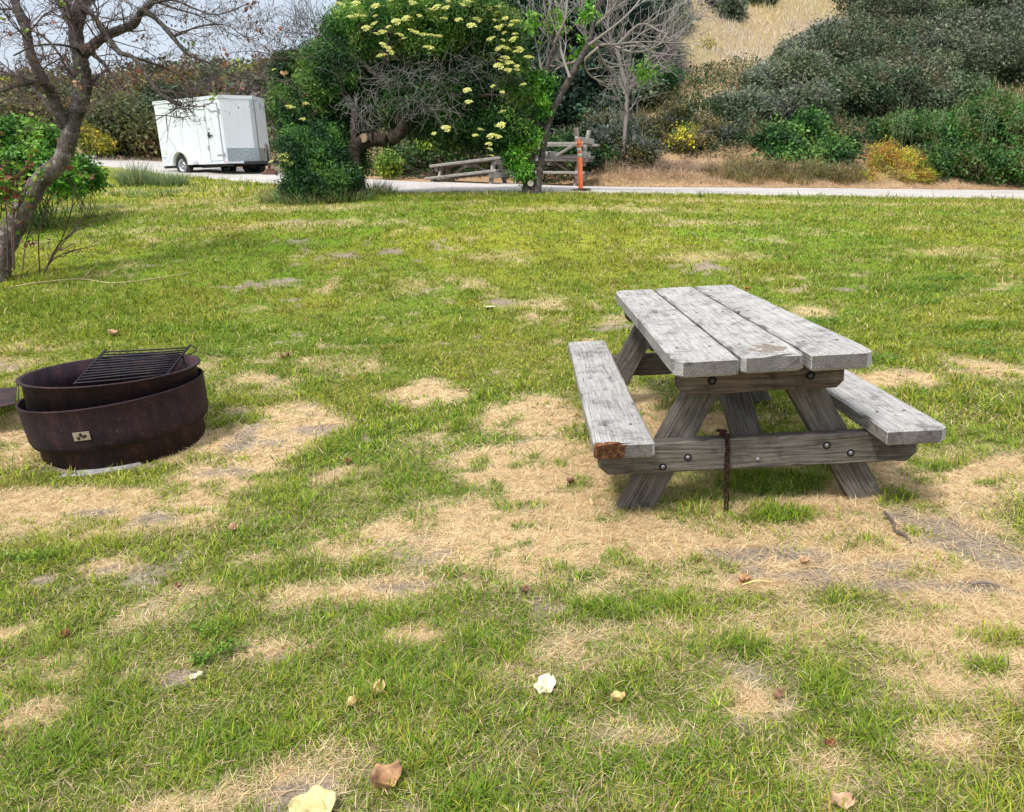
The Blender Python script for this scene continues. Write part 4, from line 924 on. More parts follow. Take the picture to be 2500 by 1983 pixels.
for a in [(1149, 1452, .078, PALE, 'large pale cream dry leaf lying in the green foreground grass', .3, 1.0),
    (820, 1656, .085, (.42, .25, .14), 'curled brown dry leaf near the bottom edge, right of the cut off yellow leaf', 1.0, .6),
    (660, 1712, .12, (.62, .50, .24), 'large yellow leaf cut off by the bottom edge of the view', .3, .5),
    (1303, 1481, .045, YEL, 'small folded yellow leaf to the right of the large cream leaf', .8, .3),
    (415, 1434, .045, PALE, 'small cream leaf beside the bare soil spot in the left foreground', .5, .2),
    (490, 1123, .055, TAN, 'upright folded tan leaf in the grass below the fire ring', 1.0, 1.2),
    (140, 1348, .045, RED, 'dark red leaf in the grass at the left foreground', .9, .2),
    (797, 1466, .05, YEL, 'thin curled yellowish leaf left of the large cream leaf, upper of two', .9, 1.3),
    (742, 1493, .04, YEL, 'thin curled yellowish leaf left of the large cream leaf, lower of two', .9, .9),
    (602, 757, .08, BRN, 'brown crumpled leaf standing on the lawn right of the fire ring grate', .9, .4),
    (242, 708, .11, TAN, 'dry twiggy leaf on the lawn behind the cooking grate', .8, .2),
    (1031, 652, .12, PALE, 'pale leaf on the lawn beside the small dark soil mound', .4, .1),
    (1105, 1243 + 8, .035, BRN, 'small brown leaf at the edge of the straw in the middle foreground', .8, .9),
    (1202, 1022, .05, BRN, 'small brown clod shaped leaf on the straw left of the table leg', .9, .9),
    (1566, 1232, .06, (.42, .24, .12), 'orange brown leaf beside the straight yellow straw stem', .8, .9),
    (1692, 1190, .05, TAN, 'tan leaf on bare soil in front of the picnic table', .8, .9),
    (735, 977, .05, (.32, .14, .08), 'rusty red leaf sliver in the middle of the lawn', .6, 1.9),
    (1210, 820, .045, (.45, .22, .09), 'orange leaf beside the left bench of the picnic table', .6, 1.9),
    (375, 1240, .03, BRN, 'tiny brown leaf on the grass in the left foreground', .6, 1.9),
    (1573, 612, .08, (.32, .09, .05), 'red leaf on the lawn behind the far end of the tabletop', .6, 1.9),
    (1640, 1474, .035, BRN, 'small reddish leaf in the grass at the right foreground', .6, .5),
    (1745, 1574, .03, (.2, .06, .04), 'dark reddish leaf at the lower right of the foreground grass', .6, .2),
    (1770, 1700, .06, TAN, 'tan leaf at the bottom edge on the right side', .5, .2),
    (930, 768, .04, BRN, 'little brown leaf on the lawn between fire ring and table', .5, .2),
    (985, 826, .05, TAN, 'small tan leaf above the straw patch in the middle', .5, .2)]: fallen_leaf(*a)
def stick(pts, r, col, name, label, cat, mat=None):
    w = [G(*p) + np.array([0, 0, .012 + .01 * (i % 2)]) for i, p in enumerate(pts)]; V_, l_, s_3, c_ = limb(w, [r] * (len(w) - 1) + [r * .5], col, 7, 6, .15, 3)
    o = np_mesh(name, V_, l_, s_3, M_TWIG, cols=c_, smooth=True, local=w[0]); tag(o, label, cat)
stick([(1862, 1083), (1880, 1110), (1884, 1122), (1905, 1138), (1918, 1148)], .0075, (.13, .10, .09), 'fallen_stick', 'crooked grey stick lying on the ground right of the near table leg', 'stick')
stick([(2040, 1235), (2075, 1238), (2105, 1242)], .005, (.16, .13, .12), 'fallen_stick', 'short straight grey stick on bare soil at the right edge', 'stick')
stick([(1562, 1237), (1595, 1234), (1628, 1232)], .004, (.62, .52, .22), 'straw_stem', 'thick straight yellow straw stem on the ground in front of the table', 'straw stem')
stick([(20, 607), (90, 598), (170, 590), (240, 600), (330, 588), (400, 578)], .008, (.5, .4, .22), 'dry_reed_stem', 'long dry straw coloured reed lying on the lawn by the left tree', 'reed stem')
stick([(175, 590), (190, 573), (205, 560)], .007, (.5, .4, .22), 'dry_reed_stem', 'short dry reed leaning up from the lawn by the left tree', 'reed stem')
#@@VEG
# ------------------------------------------------------------------ vegetation
PXM = 1583.0                                     # px of the 2156 view per metre at 1 m
def lobe(px, py, d, rx, rz, ry=None, out=.25):
    if d == 0:
        g = G(px, py); d = float((g - CAM) @ fwd)
    c = Q(px, py, d); a = rx / PXM * d; b_ = rz / PXM * d
    return (c, np.array([a, ry if ry else (a + b_) / 2, b_]))
def pal(cols, n, f, jit=.25):
    cols = np.array(cols); k = len(cols); i = np.clip((f * k + rng.normal(0, .55, n)).astype(int), 0, k - 1)
    return cols[i] * rng.uniform(1 - jit, 1 + jit, (n, 1))
def crown(lobes, tips, per, Lf, wf, cols, shell=.45, droop=0., spread=1.6, gap=.36, bumpy=.35, fq=1.1, upb=.35, axup=0.):
    vol = np.array([r[0] * r[2] + r[1] * r[2] + r[0] * r[1] for _, r in lobes]); li = rng.choice(len(lobes), tips, p=vol / vol.sum())
    C_ = np.array([c for c, _ in lobes])[li]; R_ = np.array([r for _, r in lobes])[li]
    d = rng.normal(size=(tips, 3)); d /= np.linalg.norm(d, axis=1, keepdims=True)
    rad_ = (shell + (1 - shell) * rng.random(tips) ** .6)
    q = C_ + d * R_ * rad_[:, None]
    bn = noise3(C_ + d * R_, fq); q = C_ + d * R_ * (rad_ * (1 - bumpy + 2 * bumpy * bn))[:, None]
    k = (noise3(q, fq * 1.9) > gap) & (q[:, 2] > Zg(q[:, 0], q[:, 1]) + .02)
    q, d = q[k], d[k]; n = len(q) * per
    tip = np.repeat(q, per, 0); dd = np.repeat(d, per, 0); off = rng.normal(size=(n, 3)) * Lf * spread * .5
    pos = tip + off; nr = rng.normal(size=(n, 3)) * .75 + dd * .5 + np.array([0, 0, upb]); ax = rng.normal(size=(n, 3)) + dd * .6 + np.array([0, 0, axup - droop])
    f = np.clip(.5 + (noise3(pos, fq * 2.2) - .5) * 2.6, 0, .999)
    lf = np.random.default_rng(len(lobes) * 7 + tips).uniform(.84, 1.2, (len(lobes), 1)) * np.random.default_rng(tips).uniform(.93, 1.08, (len(lobes), 3))
    col = pal(cols, n, f, .35) * np.repeat(lf[li][k], per, 0); s = rng.uniform(.45, 1.6, n)
    return leaves(pos, nr, ax, Lf * s, wf * s, col), q, d
def twigs_to(q, root, n, r0, col, sides=3, K=5, wig=.06):
    i = rng.choice(len(q), min(n, len(q)), replace=False); e = q[i]; st_ = root + rng.normal(size=(len(e), 3)) * .1; t = np.linspace(0, 1, K)[None, :, None]
    c = st_[:, None] * (1 - t) + e[:, None] * t; c = c + rng.normal(size=c.shape) * wig * np.linalg.norm(e - st_, axis=1)[:, None, None] * np.sin(t * math.pi)
    return tubes(c, np.linspace(r0, r0 * .25, K)[None].repeat(len(e), 0), col, sides)
def near_twigs(q, d, n, L, r, col, K=4, up=.2, drop=0.):
    i = rng.choice(len(q), min(n, len(q)), replace=False); p = q[i] - d[i] * L * .5; dd = d[i] + rng.normal(size=(len(i), 3)) * .5 + np.array([0, 0, up - drop]); dd /= np.linalg.norm(dd, axis=1, keepdims=True)
    out = [p]
    for k in range(1, K): dd = dd + rng.normal(size=dd.shape) * .28; dd /= np.linalg.norm(dd, axis=1, keepdims=True); p = p + dd * (L * rng.uniform(.5, 1.3, (len(i), 1)) / (K - 1)); out.append(p)
    C_ = np.stack(out, 1); return tubes(C_, np.linspace(r, r * .4, K)[None].repeat(len(i), 0), col, 3)
def plant(name, label, cat, lobes, tips, per, Lf, wf, cols, group=None, stems=24, stemcol=(.10, .08, .065), r0=.02, twig=0, twigcol=(.3, .28, .27), twigL=.5, twr=.006, kw={}):
    lobes = [lobe(*l) for l in lobes]; base_ = np.mean([c for c, _ in lobes], 0)
    bx, by = base_[0], base_[1]; bz = gz(bx, by)
    e = empty(name, (bx, by, bz), label, cat, group); og = np.array([bx, by, bz])
    J, q, d = crown(lobes, tips, per, Lf, wf, cols, **kw)
    np_mesh('foliage', J[0] - og, J[1], J[2], M_LEAF, e, cols=J[3])
    ps = [twigs_to(q, og + np.array([0, 0, -.05]), stems, r0, np.array(stemcol))]
    if twig: ps.append(near_twigs(q, d, twig, twigL, twr, np.array(twigcol)))
    J = join(ps); np_mesh('branches', J[0] - og, J[1], J[2], M_TWIG, e, cols=J[3])
    return e
def c1(x, y, d): return P(x / 3.08, y / 3.08, d)
def rs(pts, rad, K=12):
    c, r = spline(pts, rad, 10); L = np.concatenate([[0], np.cumsum(np.linalg.norm(np.diff(c, axis=0), axis=1))]); t = np.linspace(0, L[-1], K)
    return np.stack([np.interp(t, L, c[:, i]) for i in range(3)], -1), np.interp(t, L, r)

# ---- leaning bare tree on the left
D0 = 9.5
tb = c1(-40, 2100, D0); tb[2] = gz(tb[0], tb[1]) - .05
te = empty('leaning_tree', tuple(tb), 'leaning half bare tree with pale mottled trunk and withered red brown leaves at left edge', 'tree')
trunk = [(c1(-70, 2150, D0), .19), (c1(-40, 2070, D0), .155), (c1(5, 1940, D0), .138), (c1(60, 1790, D0), .132), (c1(140, 1650, D0), .126), (c1(225, 1480, D0), .118), (c1(325, 1340, D0), .112), (c1(435, 1240, D0), .104), (c1(495, 1120, D0), .100), (c1(525, 1000, D0), .102), (c1(540, 900, D0), .085)]
LM = [trunk,
 [(c1(520, 980, D0), .11), (c1(560, 880, D0), .10), (c1(600, 760, D0), .10), (c1(625, 640, D0), .10), (c1(620, 520, D0), .10), (c1(585, 380, D0), .095), (c1(570, 240, D0), .092), (c1(590, 110, D0), .09), (c1(640, -30, D0), .08), (c1(720, -260, D0), .055)],
 [(c1(520, 990, D0), .09), (c1(455, 880, D0 - .1), .075), (c1(400, 740, D0 - .2), .065), (c1(340, 640, D0 - .3), .065), (c1(270, 500, D0 - .3), .06), (c1(220, 360, D0 - .3), .055), (c1(190, 200, D0 - .3), .06), (c1(130, 60, D0 - .3), .055), (c1(60, -120, D0 - .3), .04)],
 [(c1(610, 420, D0), .075), (c1(700, 340, D0 - .1), .06), (c1(790, 275, D0 - .2), .055), (c1(900, 225, D0 - .3), .05), (c1(1010, 180, D0 - .35), .045), (c1(1060, 90, D0 - .4), .04), (c1(1130, 30, D0 - .4), .038), (c1(1230, -80, D0 - .4), .03)],
 [(c1(1070, 70, D0 - .4), .035), (c1(1160, 130, D0 - .5), .032), (c1(1240, 210, D0 - .55), .034), (c1(1310, 290, D0 - .6), .028), (c1(1390, 390, D0 - .6), .022), (c1(1480, 440, D0 - .6), .016), (c1(1610, 490, D0 - .6), .013), (c1(1700, 550, D0 - .65), .010), (c1(1850, 590, D0 - .7), .008), (c1(2080, 610, D0 - .7), .005)],
 [(c1(600, 40, D0), .05), (c1(680, 100, D0 - .2), .032), (c1(760, 200, D0 - .4), .030), (c1(830, 310, D0 - .5), .030), (c1(900, 395, D0 - .6), .028), (c1(990, 425, D0 - .7), .027), (c1(1060, 500, D0 - .8), .024), (c1(1120, 600, D0 - .9), .023), (c1(1200, 700, D0 - .9), .022), (c1(1290, 760, D0 - .95), .024), (c1(1360, 790, D0 - 1), .022)],
 [(c1(690, 400, D0), .03), (c1(780, 480, D0 - .2), .022), (c1(840, 560, D0 - .2), .020), (c1(890, 620, D0 - .3), .018), (c1(940, 680, D0 - .3), .016)],
 [(c1(900, 400, D0 - .6), .018), (c1(1010, 430, D0 - .3), .014), (c1(1150, 480, D0 - .2), .012), (c1(1280, 530, D0 - .1), .010), (c1(1420, 600, D0), .007)],
 [(c1(600, 380, D0), .022), (c1(520, 350, D0 - .4), .016), (c1(400, 335, D0 - .6), .013), (c1(250, 350, D0 - .8), .010), (c1(100, 420, D0 - .9), .007)],
 [(c1(340, 640, D0 - .3), .03), (c1(270, 620, D0 - .6), .025), (c1(150, 640, D0 - .8), .02), (c1(0, 690, D0 - 1), .014)],
 [(c1(480, 930, D0), .035), (c1(360, 800, D0 + .3), .025), (c1(230, 640, D0 + .5), .022), (c1(80, 560, D0 + .6), .018), (c1(-60, 520, D0 + .6), .012)],
 [(c1(570, 250, D0), .04), (c1(480, 100, D0 + .3), .03), (c1(430, -20, D0 + .4), .028), (c1(400, -160, D0 + .5), .02)],
 [(c1(640, 0, D0), .04), (c1(850, -40, D0 + .2), .03), (c1(1050, -30, D0 + .2), .022), (c1(1300, 60, D0 + .2), .014), (c1(1500, 120, D0 + .2), .008), (c1(1700, 230, D0 + .2), .005)],
 [(c1(1130, 30, D0 - .4), .02), (c1(1300, 0, D0 - .5), .014), (c1(1450, 60, D0 - .6), .010), (c1(1640, 110, D0 - .7), .007), (c1(1880, 20, D0 - .7), .004)],
 [(c1(1300, 280, D0 - .6), .012), (c1(1500, 200, D0 - .6), .010), (c1(1700, 190, D0 - .6), .006), (c1(1850, 280, D0 - .7), .004), (c1(1980, 250, D0 - .7), .003)]]
ps = []
for i, l in enumerate(LM[:1]): ps.append(limb([a for a, _ in l], [r for _, r in l], (.3,) * 3, 14, 8, .06, i))
J = join(ps); np_mesh('trunk', J[0] - tb, J[1], J[2], M_BARK_PALE, te, cols=J[3], smooth=True)
for i, l in enumerate(LM[1:]):
    J = limb([a for a, _ in l], [r for _, r in l], (.3,) * 3, 10, 7, .10, i + 5); np_mesh('limb', J[0] - tb, J[1], J[2], M_BARK_PALE if i == 40 else bpy.data.materials['grey_limb_bark'] if 'grey_limb_bark' in bpy.data.materials else bark_mat('grey_limb_bark', (.045, .036, .032), (.12, .10, .09), (.24, .22, .20), 12), te, smooth=True)
cc = [rs([a for a, _ in l], [r for _, r in l]) for l in LM[1:]]
LC = np.stack([c for c, _ in cc]); LR = np.stack([r for _, r in cc])
r2 = np.random.default_rng(11)
l1, q1 = spawn(LC, LR, 13, .40, .9, .20, r2, .12, 7, .05, .22, .0032)
l2, q2 = spawn(l1, q1, 6, .55, .8, .22, r2, .2, 6, .02, .6, .0022)
l3, q3 = spawn(l2, q2, 4, .6, .75, .22, r2, .2, 5, .0, .7, .0016)
tc_ = (.12, .092, .085)
ps = [tubes(l1, q1, tc_, 4), tubes(l2, q2, tc_, 3), tubes(l3, q3, (.12, .09, .09), 3)]
# tangled tip like a twig nest
nest = c1(1370, 790, D0 - 1); nn = 90; dv = r2.normal(size=(nn, 3)) * np.array([1, 1, .45]); st0 = nest + r2.normal(size=(nn, 3)) * .06; Cn = [st0]; q = st0
for k in range(5): dv = dv + r2.normal(size=dv.shape) * .4; dv /= np.linalg.norm(dv, axis=1, keepdims=True); q = q + dv * r2.uniform(.02, .06, (nn, 1)); Cn.append(q)
ps.append(tubes(np.stack(Cn, 1), np.full((nn, 6), .003), (.07, .055, .05), 3))
for pts in ([(1400, 780), (1500, 800), (1580, 780), (1610, 750)], [(1330, 800), (1290, 840), (1180, 900), (1155, 945)], [(1400, 810), (1440, 840), (1455, 880)], [(1120, 870), (1250, 870), (1350, 885), (1450, 870)], [(1250, 870), (1255, 940), (1265, 1010)]):
    c, r = spline([c1(x, y, D0 - 1.0) for x, y in pts], [.006] * (len(pts) - 1) + [.003], 5); ps.append(tubes(c[None], r[None], tc_, 5))
J = join(ps); np_mesh('twigs', J[0] - tb, J[1], J[2], M_TWIG, te, cols=J[3])
# withered leaves hanging from the twigs, and a few green ones
ends = np.concatenate([l2.reshape(-1, 3), l3[:, -2:].reshape(-1, 3)]); ends = ends[r2.choice(len(ends), 1500, replace=False)]
nm = r2.normal(size=(1500, 3)); wcol = np.array([(.16, .07, .055), (.11, .055, .045), (.22, .10, .07), (.30, .17, .10)])[r2.integers(0, 4, 1500)] * r2.uniform(.6, 1.3, (1500, 1)); s_l = r2.uniform(.018, .05, 1500)
J = leaves(ends, nm, nm * .3 + np.array([0, 0, -1.]), s_l, s_l * .55, wcol, .5); np_mesh('withered_leaves', J[0] - tb, J[1], J[2], M_LEAF, te, cols=J[3])
gl = [(1770, 445, .6, (.38, .45, .06)), (1400, 350, .6, (.10, .17, .05)), (1380, 285, .6, (.10, .17, .05)), (1455, 305, .6, (.10, .17, .05)), (800, 640, .3, (.10, .18, .05)), (600, 500, .2, (.12, .20, .05)), (610, 570, .2, (.12, .2, .05)), (210, 230, .4, (.2, .3, .05)), (40, 600, .6, (.4, .42, .05)), (625, 700, .3, (.14, .24, .04)), (240, 840, .4, (.3, .35, .05)), (640, 350, .2, (.2, .1, .07)), (470, 20, .3, (.2, .3, .05)), (1600, 740, 1, (.2, .3, .05)), (20, 130, .5, (.25, .3, .05)), (1860, 40, .7, (.25, .1, .06)), (1700, 390, .6, (.25, .1, .06)), (1690, 465, .6, (.25, .1, .06)), (2115, 215, .7, (.3, .12, .08)), (1880, 300, .7, (.2, .1, .06)), (2125, 530, .7, (.5, .3, .15)), (1040, 525, .5, (.4, .14, .1)), (1018, 590, .5, (.22, .1, .08)), (575, 605, .1, (.65, .42, .24)), (590, 640, .1, (.65, .42, .24)), (610, 655, .1, (.5, .3, .18)), (70, 230, .5, (.25, .1, .07)), (390, 165, .3, (.3, .12, .09)), (1820, 630, .7, (.3, .12, .08)), (1860, 50, .7, (.15, .07, .05)), (1900, 15, .7, (.15, .07, .05)), (1040, 280, .4, (.12, .08, .07)), (1080, 255, .4, (.12, .08, .07)), (690, 350, .1, (.22, .1, .08))]
rp = []; 
for (x, y, dd, colr) in gl:
    p = c1(x, y, D0 - dd)
    for k in range(3):
        rp.append((p + r2.normal(size=3) * .018, np.array([0, -1, .3]) + r2.normal(size=3) * .45, r2.normal(size=3) + np.array([0, 0, -1.]), .055, .046, colr))
J = leaves(np.array([r[0] for r in rp]), np.array([r[1] for r in rp]), np.array([r[2] for r in rp]), np.array([r[3] for r in rp]), np.array([r[4] for r in rp]), np.array([r[5] for r in rp]), .2)
np_mesh('green_leaves', J[0] - tb, J[1], J[2], M_LEAF, te, cols=J[3])

# sucker shoots at its foot
def shoots(name, label, cat, lines, r, col, leafn, leafcols, Lf, d, seed, nc=5):
    rr2 = np.random.default_rng(seed); cc = [rs([c1(x, y, d + rr2.uniform(-.15, .15)) for x, y in l], [r] * (len(l) - 1) + [r * .35], 8) for l in lines]
    Cc = np.stack([c for c, _ in cc]); Rc = np.stack([q for _, q in cc]); a, ra = spawn(Cc, Rc, nc, .4, .7, .2, rr2, .2, 5, .1, .55, .0018); b2, rb = spawn(a, ra, 3, .5, .7, .25, rr2, .3, 4, .1, .7, .0014)
    o0 = Cc[0, 0].copy(); e = empty(name, tuple(o0), label, cat); J = join([tubes(Cc, Rc, col, 6), tubes(a, ra, col, 4), tubes(b2, rb, col, 3)]); np_mesh('stems', J[0] - o0, J[1], J[2], M_TWIG, e, cols=J[3])
    pts = np.concatenate([a[:, 1:].reshape(-1, 3), b2.reshape(-1, 3)]); pts = pts[rr2.choice(len(pts), leafn)]; nm = rr2.normal(size=(leafn, 3)) + np.array([0, -.3, .4]); cl = np.array(leafcols)[rr2.integers(0, len(leafcols), leafn)] * rr2.uniform(.7, 1.3, (leafn, 1)); s = Lf * rr2.uniform(.5, 1.3, leafn)
    J = leaves(pts, nm, rr2.normal(size=(leafn, 3)) - np.array([0, 0, .4]), s, s * .7, cl, .3); np_mesh('leaves', J[0] - o0, J[1], J[2], M_LEAF, e, cols=J[3])
shoots('sucker_shoots', 'thin dark leafless shoots with seed pods rising right of the leaning tree foot', 'shrub', [[(330, 2050), (395, 1930), (470, 1790), (530, 1600), (570, 1410)], [(300, 2050), (290, 1880), (300, 1700), (380, 1500)], [(335, 2050), (420, 1900), (540, 1750), (700, 1560)], [(330, 2050), (400, 1950), (560, 1880), (740, 1850)], [(170, 2030), (190, 1850), (240, 1680), (300, 1560)], [(330, 2050), (440, 1840), (600, 1720), (690, 1700)]], .007, (.075, .05, .042), 130, [(.10, .035, .03), (.15, .07, .05), (.08, .15, .04)], .035, 9.2, 21)
shoots('leafy_shoots', 'upright shoots with yellow green and rusty leaves at the left edge before the leaning tree', 'shrub', [[(110, 2030), (100, 1640), (95, 1500), (110, 1350), (130, 1200)], [(60, 2030), (50, 1640), (30, 1450), (0, 1300), (-20, 1150)], [(120, 1650), (150, 1500), (130, 1380), (60, 1280)], [(100, 2030), (90, 1650), (170, 1520), (200, 1420), (230, 1330)], [(0, 1650), (10, 1560), (5, 1480), (10, 1420)]], .007, (.09, .055, .045), 330, [(.16, .30, .03), (.26, .36, .03), (.10, .22, .03), (.20, .06, .035), (.24, .10, .06)], .075, 8.9, 22)

# ---- big elder in flower
EL = 15.4
tb = Q(752, 420, EL); tb[2] = gz(tb[0], tb[1]) - .05
ee = empty('elder_tree', tuple(tb), 'large dense elder tree with pale yellow flower heads and dark crooked trunk on the lawn', 'tree')
J = limb([tb, Q(750, 372, EL), Q(742, 335, EL), Q(752, 305, EL), Q(785, 294, EL), Q(822, 294, EL), Q(846, 272, EL), Q(846, 235, EL), Q(838, 195, EL + .1), Q(855, 140, EL + .2), Q(880, 60, EL + .3)], [.22, .17, .155, .16, .14, .135, .125, .12, .11, .08, .05], (.1,) * 3, 14, 8, .10, 3)
trk = np_mesh('trunk', J[0] - tb, J[1], J[2], M_BARK_DARK, ee, smooth=True)
c0 = Q(766, 291, EL - .16) - tb; bm = bmesh.new(); cyl_bm(bm, .085, .05, RX(math.pi / 2), 18); bm_obj('sawn_stub', bm, simple_mat('sawn_wood', (.34, .24, .17), .9, 0, 40, .3), trk, M=T3(*c0) @ RZ(-.5))
bl = [[(740, 335), (690, 270), (640, 200), (600, 130)], [(745, 345), (700, 330), (660, 340)], [(838, 195), (760, 130), (720, 60)], [(845, 210), (930, 150), (1000, 120)], [(846, 235), (940, 210), (1040, 200)], [(850, 150), (940, 60), (990, 0)], [(860, 130), (820, 60), (800, -20)], [(745, 300), (740, 220), (700, 150)]]
cc = [rs([Q(x, y, EL + .3 * math.sin(i * 2.3 + k)) for k, (x, y) in enumerate(l)], [.06, .045, .03, .02][:len(l)], 10) for i, l in enumerate(bl)]
LC = np.stack([c for c, _ in cc]); LR = np.stack([r for _, r in cc]); r2 = np.random.default_rng(5)
l1, q1 = spawn(LC, LR, 12, .5, .8, .2, r2, .2, 6, .05, .5, .006); l2, q2 = spawn(l1, q1, 6, .6, .8, .2, r2, .2, 5, .0, .6, .004)
ps = [tubes(LC, LR, (.06, .045, .04), 7), tubes(l1, q1, (.075, .06, .055), 4), tubes(l2, q2, (.10, .085, .08), 3)]
# exposed grey dead wood hanging in the middle of the crown
def tangle(lb, n, L, r, col, down, seed, K=7, outb=.3):
    r2 = np.random.default_rng(seed); c, R_ = lb; d = r2.normal(size=(n, 3)); d[:, 1] = -abs(d[:, 1]); d /= np.linalg.norm(d, axis=1, keepdims=True); p = c + d * R_ * r2.uniform(.3, 1, (n, 1)); v = r2.normal(size=(n, 3)) * np.array([1, .5, .8]) + np.array([0, 0, -down]); out = [p]
    for k in range(K - 1): v = v + r2.normal(size=v.shape) * .5 + np.array([0, 0, -down * .2]); v /= np.linalg.norm(v, axis=1, keepdims=True); p = p + v * L * r2.uniform(.6, 1.3, (n, 1)) / (K - 1); out.append(p)
    return tubes(np.stack(out, 1), np.linspace(r, r * .45, K)[None].repeat(n, 0), col, 3)
for (l, n, L, dn) in ((lobe(870, 165, EL - .45, 105, 46, .6), 120, .7, .3), (lobe(990, 150, EL - .3, 90, 45, .6), 80, .7, .2), (lobe(770, 225, EL - .9, 45, 45, .4), 90, .5, .8), (lobe(900, 215, EL - .4, 90, 35, .5), 90, .6, .9), (lobe(610, 95, EL + .2, 55, 40, .5), 110, .8, -.9), (lobe(660, 60, EL + .2, 40, 40, .5), 100, .8, -.9)):
    ps.append(tangle(l, n, L, .005, (.21, .20, .185) if dn > -.5 else (.10, .085, .08), dn, int(n * 7 + dn * 10)))
J = join(ps); np_mesh('branches', J[0] - tb, J[1], J[2], M_TWIG, ee, cols=J[3])
GR = [(.018, .055, .018), (.030, .090, .024), (.048, .13, .028), (.075, .18, .036), (.15, .28, .055)]
GRL = [(.03, .085, .018), (.07, .16, .025), (.13, .25, .035), (.24, .36, .06)]
lower = [lobe(*a) for a in [(662, 335, EL - .3, 66, 75), (700, 385, EL - .4, 62, 42), (640, 400, EL - .3, 52, 38), (645, 235, EL, 62, 70), (618, 160, EL + .3, 46, 50), (690, 175, EL, 72, 70), (735, 250, EL + .3, 55, 70), (725, 330, EL + .5, 45, 60), (780, 215, EL + .6, 70, 55)]]
under = [lobe(*a) for a in [(900, 205, EL + 1.1, 110, 65), (1010, 225, EL + .5, 85, 60), (950, 275, EL + .8, 70, 30), (890, 175, EL + .1, 80, 34, .5), (980, 165, EL + .1, 80, 34, .5), (1065, 255, EL + .3, 45, 60), (830, 180, EL + 1.0, 90, 60), (1010, 130, EL + .6, 100, 60), (1000, 260, EL + .2, 60, 34), (880, 250, EL + 1.0, 50, 30), (930, 245, EL + .3, 60, 34), (1020, 285, EL + .4, 55, 28), (880, 200, EL - .1, 60, 34, .4), (960, 190, EL - .1, 70, 34, .4)]]
topl = [lobe(*a) for a in [(760, 55, EL, 75, 60), (860, 25, EL - .3, 100, 70), (965, 35, EL - .3, 95, 75), (1045, 95, EL, 68, 70), (1075, 180, EL + .1, 48, 70), (1075, 245, EL + .1, 38, 45), (800, -30, EL + .3, 90, 60), (950, -50, EL + .3, 110, 60), (1000, 20, EL + .4, 70, 60), (905, 90, EL - .4, 70, 30)]]
Ja, qa, da = crown(lower, 24000, 7, .070, .021, GR, droop=.7, gap=.40, spread=2.0, fq=1.7, bumpy=.5); Jb, qb, db = crown(under, 19000, 7, .070, .021, GR[:4], droop=.8, gap=.37, spread=2.2); Jc, qc, dc = crown(topl, 20000, 7, .075, .022, GR[2:] + [(.24, .36, .08)], droop=.6, gap=.41, spread=2.0, fq=1.7, bumpy=.5)
for J in (Ja, Jb, Jc): pass
J = join([Ja, Jb, Jc]); np_mesh('foliage', J[0] - tb, J[1], J[2], M_LEAF, ee, cols=J[3])
# flat yellow flower heads
m = newmat('elder_blossom'); b = NB(m); co = b.add('ShaderNodeTexCoord').outputs['Object']; b.out(b.ramp(b.noise(60, 3, co), [(.3, (.48, .50, .10)), (.65, (.86, .84, .36))]), .8, spec=.1, trans=.2); M_BLOS = m
def umbel(seed):
    r3 = np.random.default_rng(seed); n = 120; a = r3.uniform(0, 6.28, n); r = .085 * np.sqrt(r3.random(n)) * (1 + .2 * np.sin(3 * a)); p = np.stack([r * np.cos(a), r * np.sin(a), .018 - r * r * 3.5 + r3.normal(0, .004, n)], -1)
    J = leaves(p - np.array([.01, 0, 0]), r3.normal(size=(n, 3)) * .35 + np.array([0, 0, 1.]), r3.normal(size=(n, 3)), np.full(n, .030), np.full(n, .028), np.tile([.8, .8, .3], (n, 1)), .1)
    a = r3.uniform(0, 6.28, 7); c = np.stack([np.stack([np.zeros(7), np.zeros(7), np.full(7, -.045)], -1), np.stack([.06 * np.cos(a), .06 * np.sin(a), np.zeros(7)], -1)], 1); J2 = tubes(c, np.full((7, 2), .002), (.2, .3, .06), 3)
    return join([J, J2])
um = [umbel(i) for i in range(3)]
src = []
c2 = lambda x, y: ((600 + x / 3.08) / K, y / 3.08 / K)
fl = [(720, 30), (825, 25), (990, 38), (1250, 38), (1430, 45), (1390, 78), (1510, 72), (1525, 10), (1650, 8), (1650, 42), (830, 100), (785, 135), (885, 125), (970, 110), (1190, 122), (1305, 108), (1495, 135), (1610, 135), (1745, 138), (1155, 158), (1205, 155), (950, 175), (910, 210), (1070, 190), (1020, 228), (965, 250), (1168, 262), (1175, 305), (1240, 245), (1280, 248), (1345, 228), (1405, 265), (1450, 260), (1380, 367), (1050, 322), (1075, 348), (1032, 405), (1085, 405), (1690, 195), (1745, 75), (1880, 95), (1960, 135), (2025, 160), (1930, 185), (1995, 200), (2010, 235), (1870, 165), (1900, 210), (1945, 230), (2020, 285), (1940, 290), (1840, 292), (2060, 345), (2075, 375), (1900, 360), (1965, 360), (2015, 390), (2120, 440), (1955, 430), (1925, 460), (1975, 470), (1900, 483), (2030, 495), (1970, 525), (2060, 530), (2090, 635), (1930, 695), (1855, 640), (1670, 685), (1690, 768), (1510, 955), (1435, 1005), (1765, 970), (1845, 1025), (1725, 1010), (1910, 1020), (1825, 1075), (1840, 1110), (1845, 1158), (1935, 840), (1925, 935), (345, 790), (450, 775), (438, 885), (205, 515), (270, 1165), (325, 1160), (355, 1228), (185, 1225), (290, 1195), (2000, 165), (1820, 55), (1100, 15), (1900, 40)]
inst = []
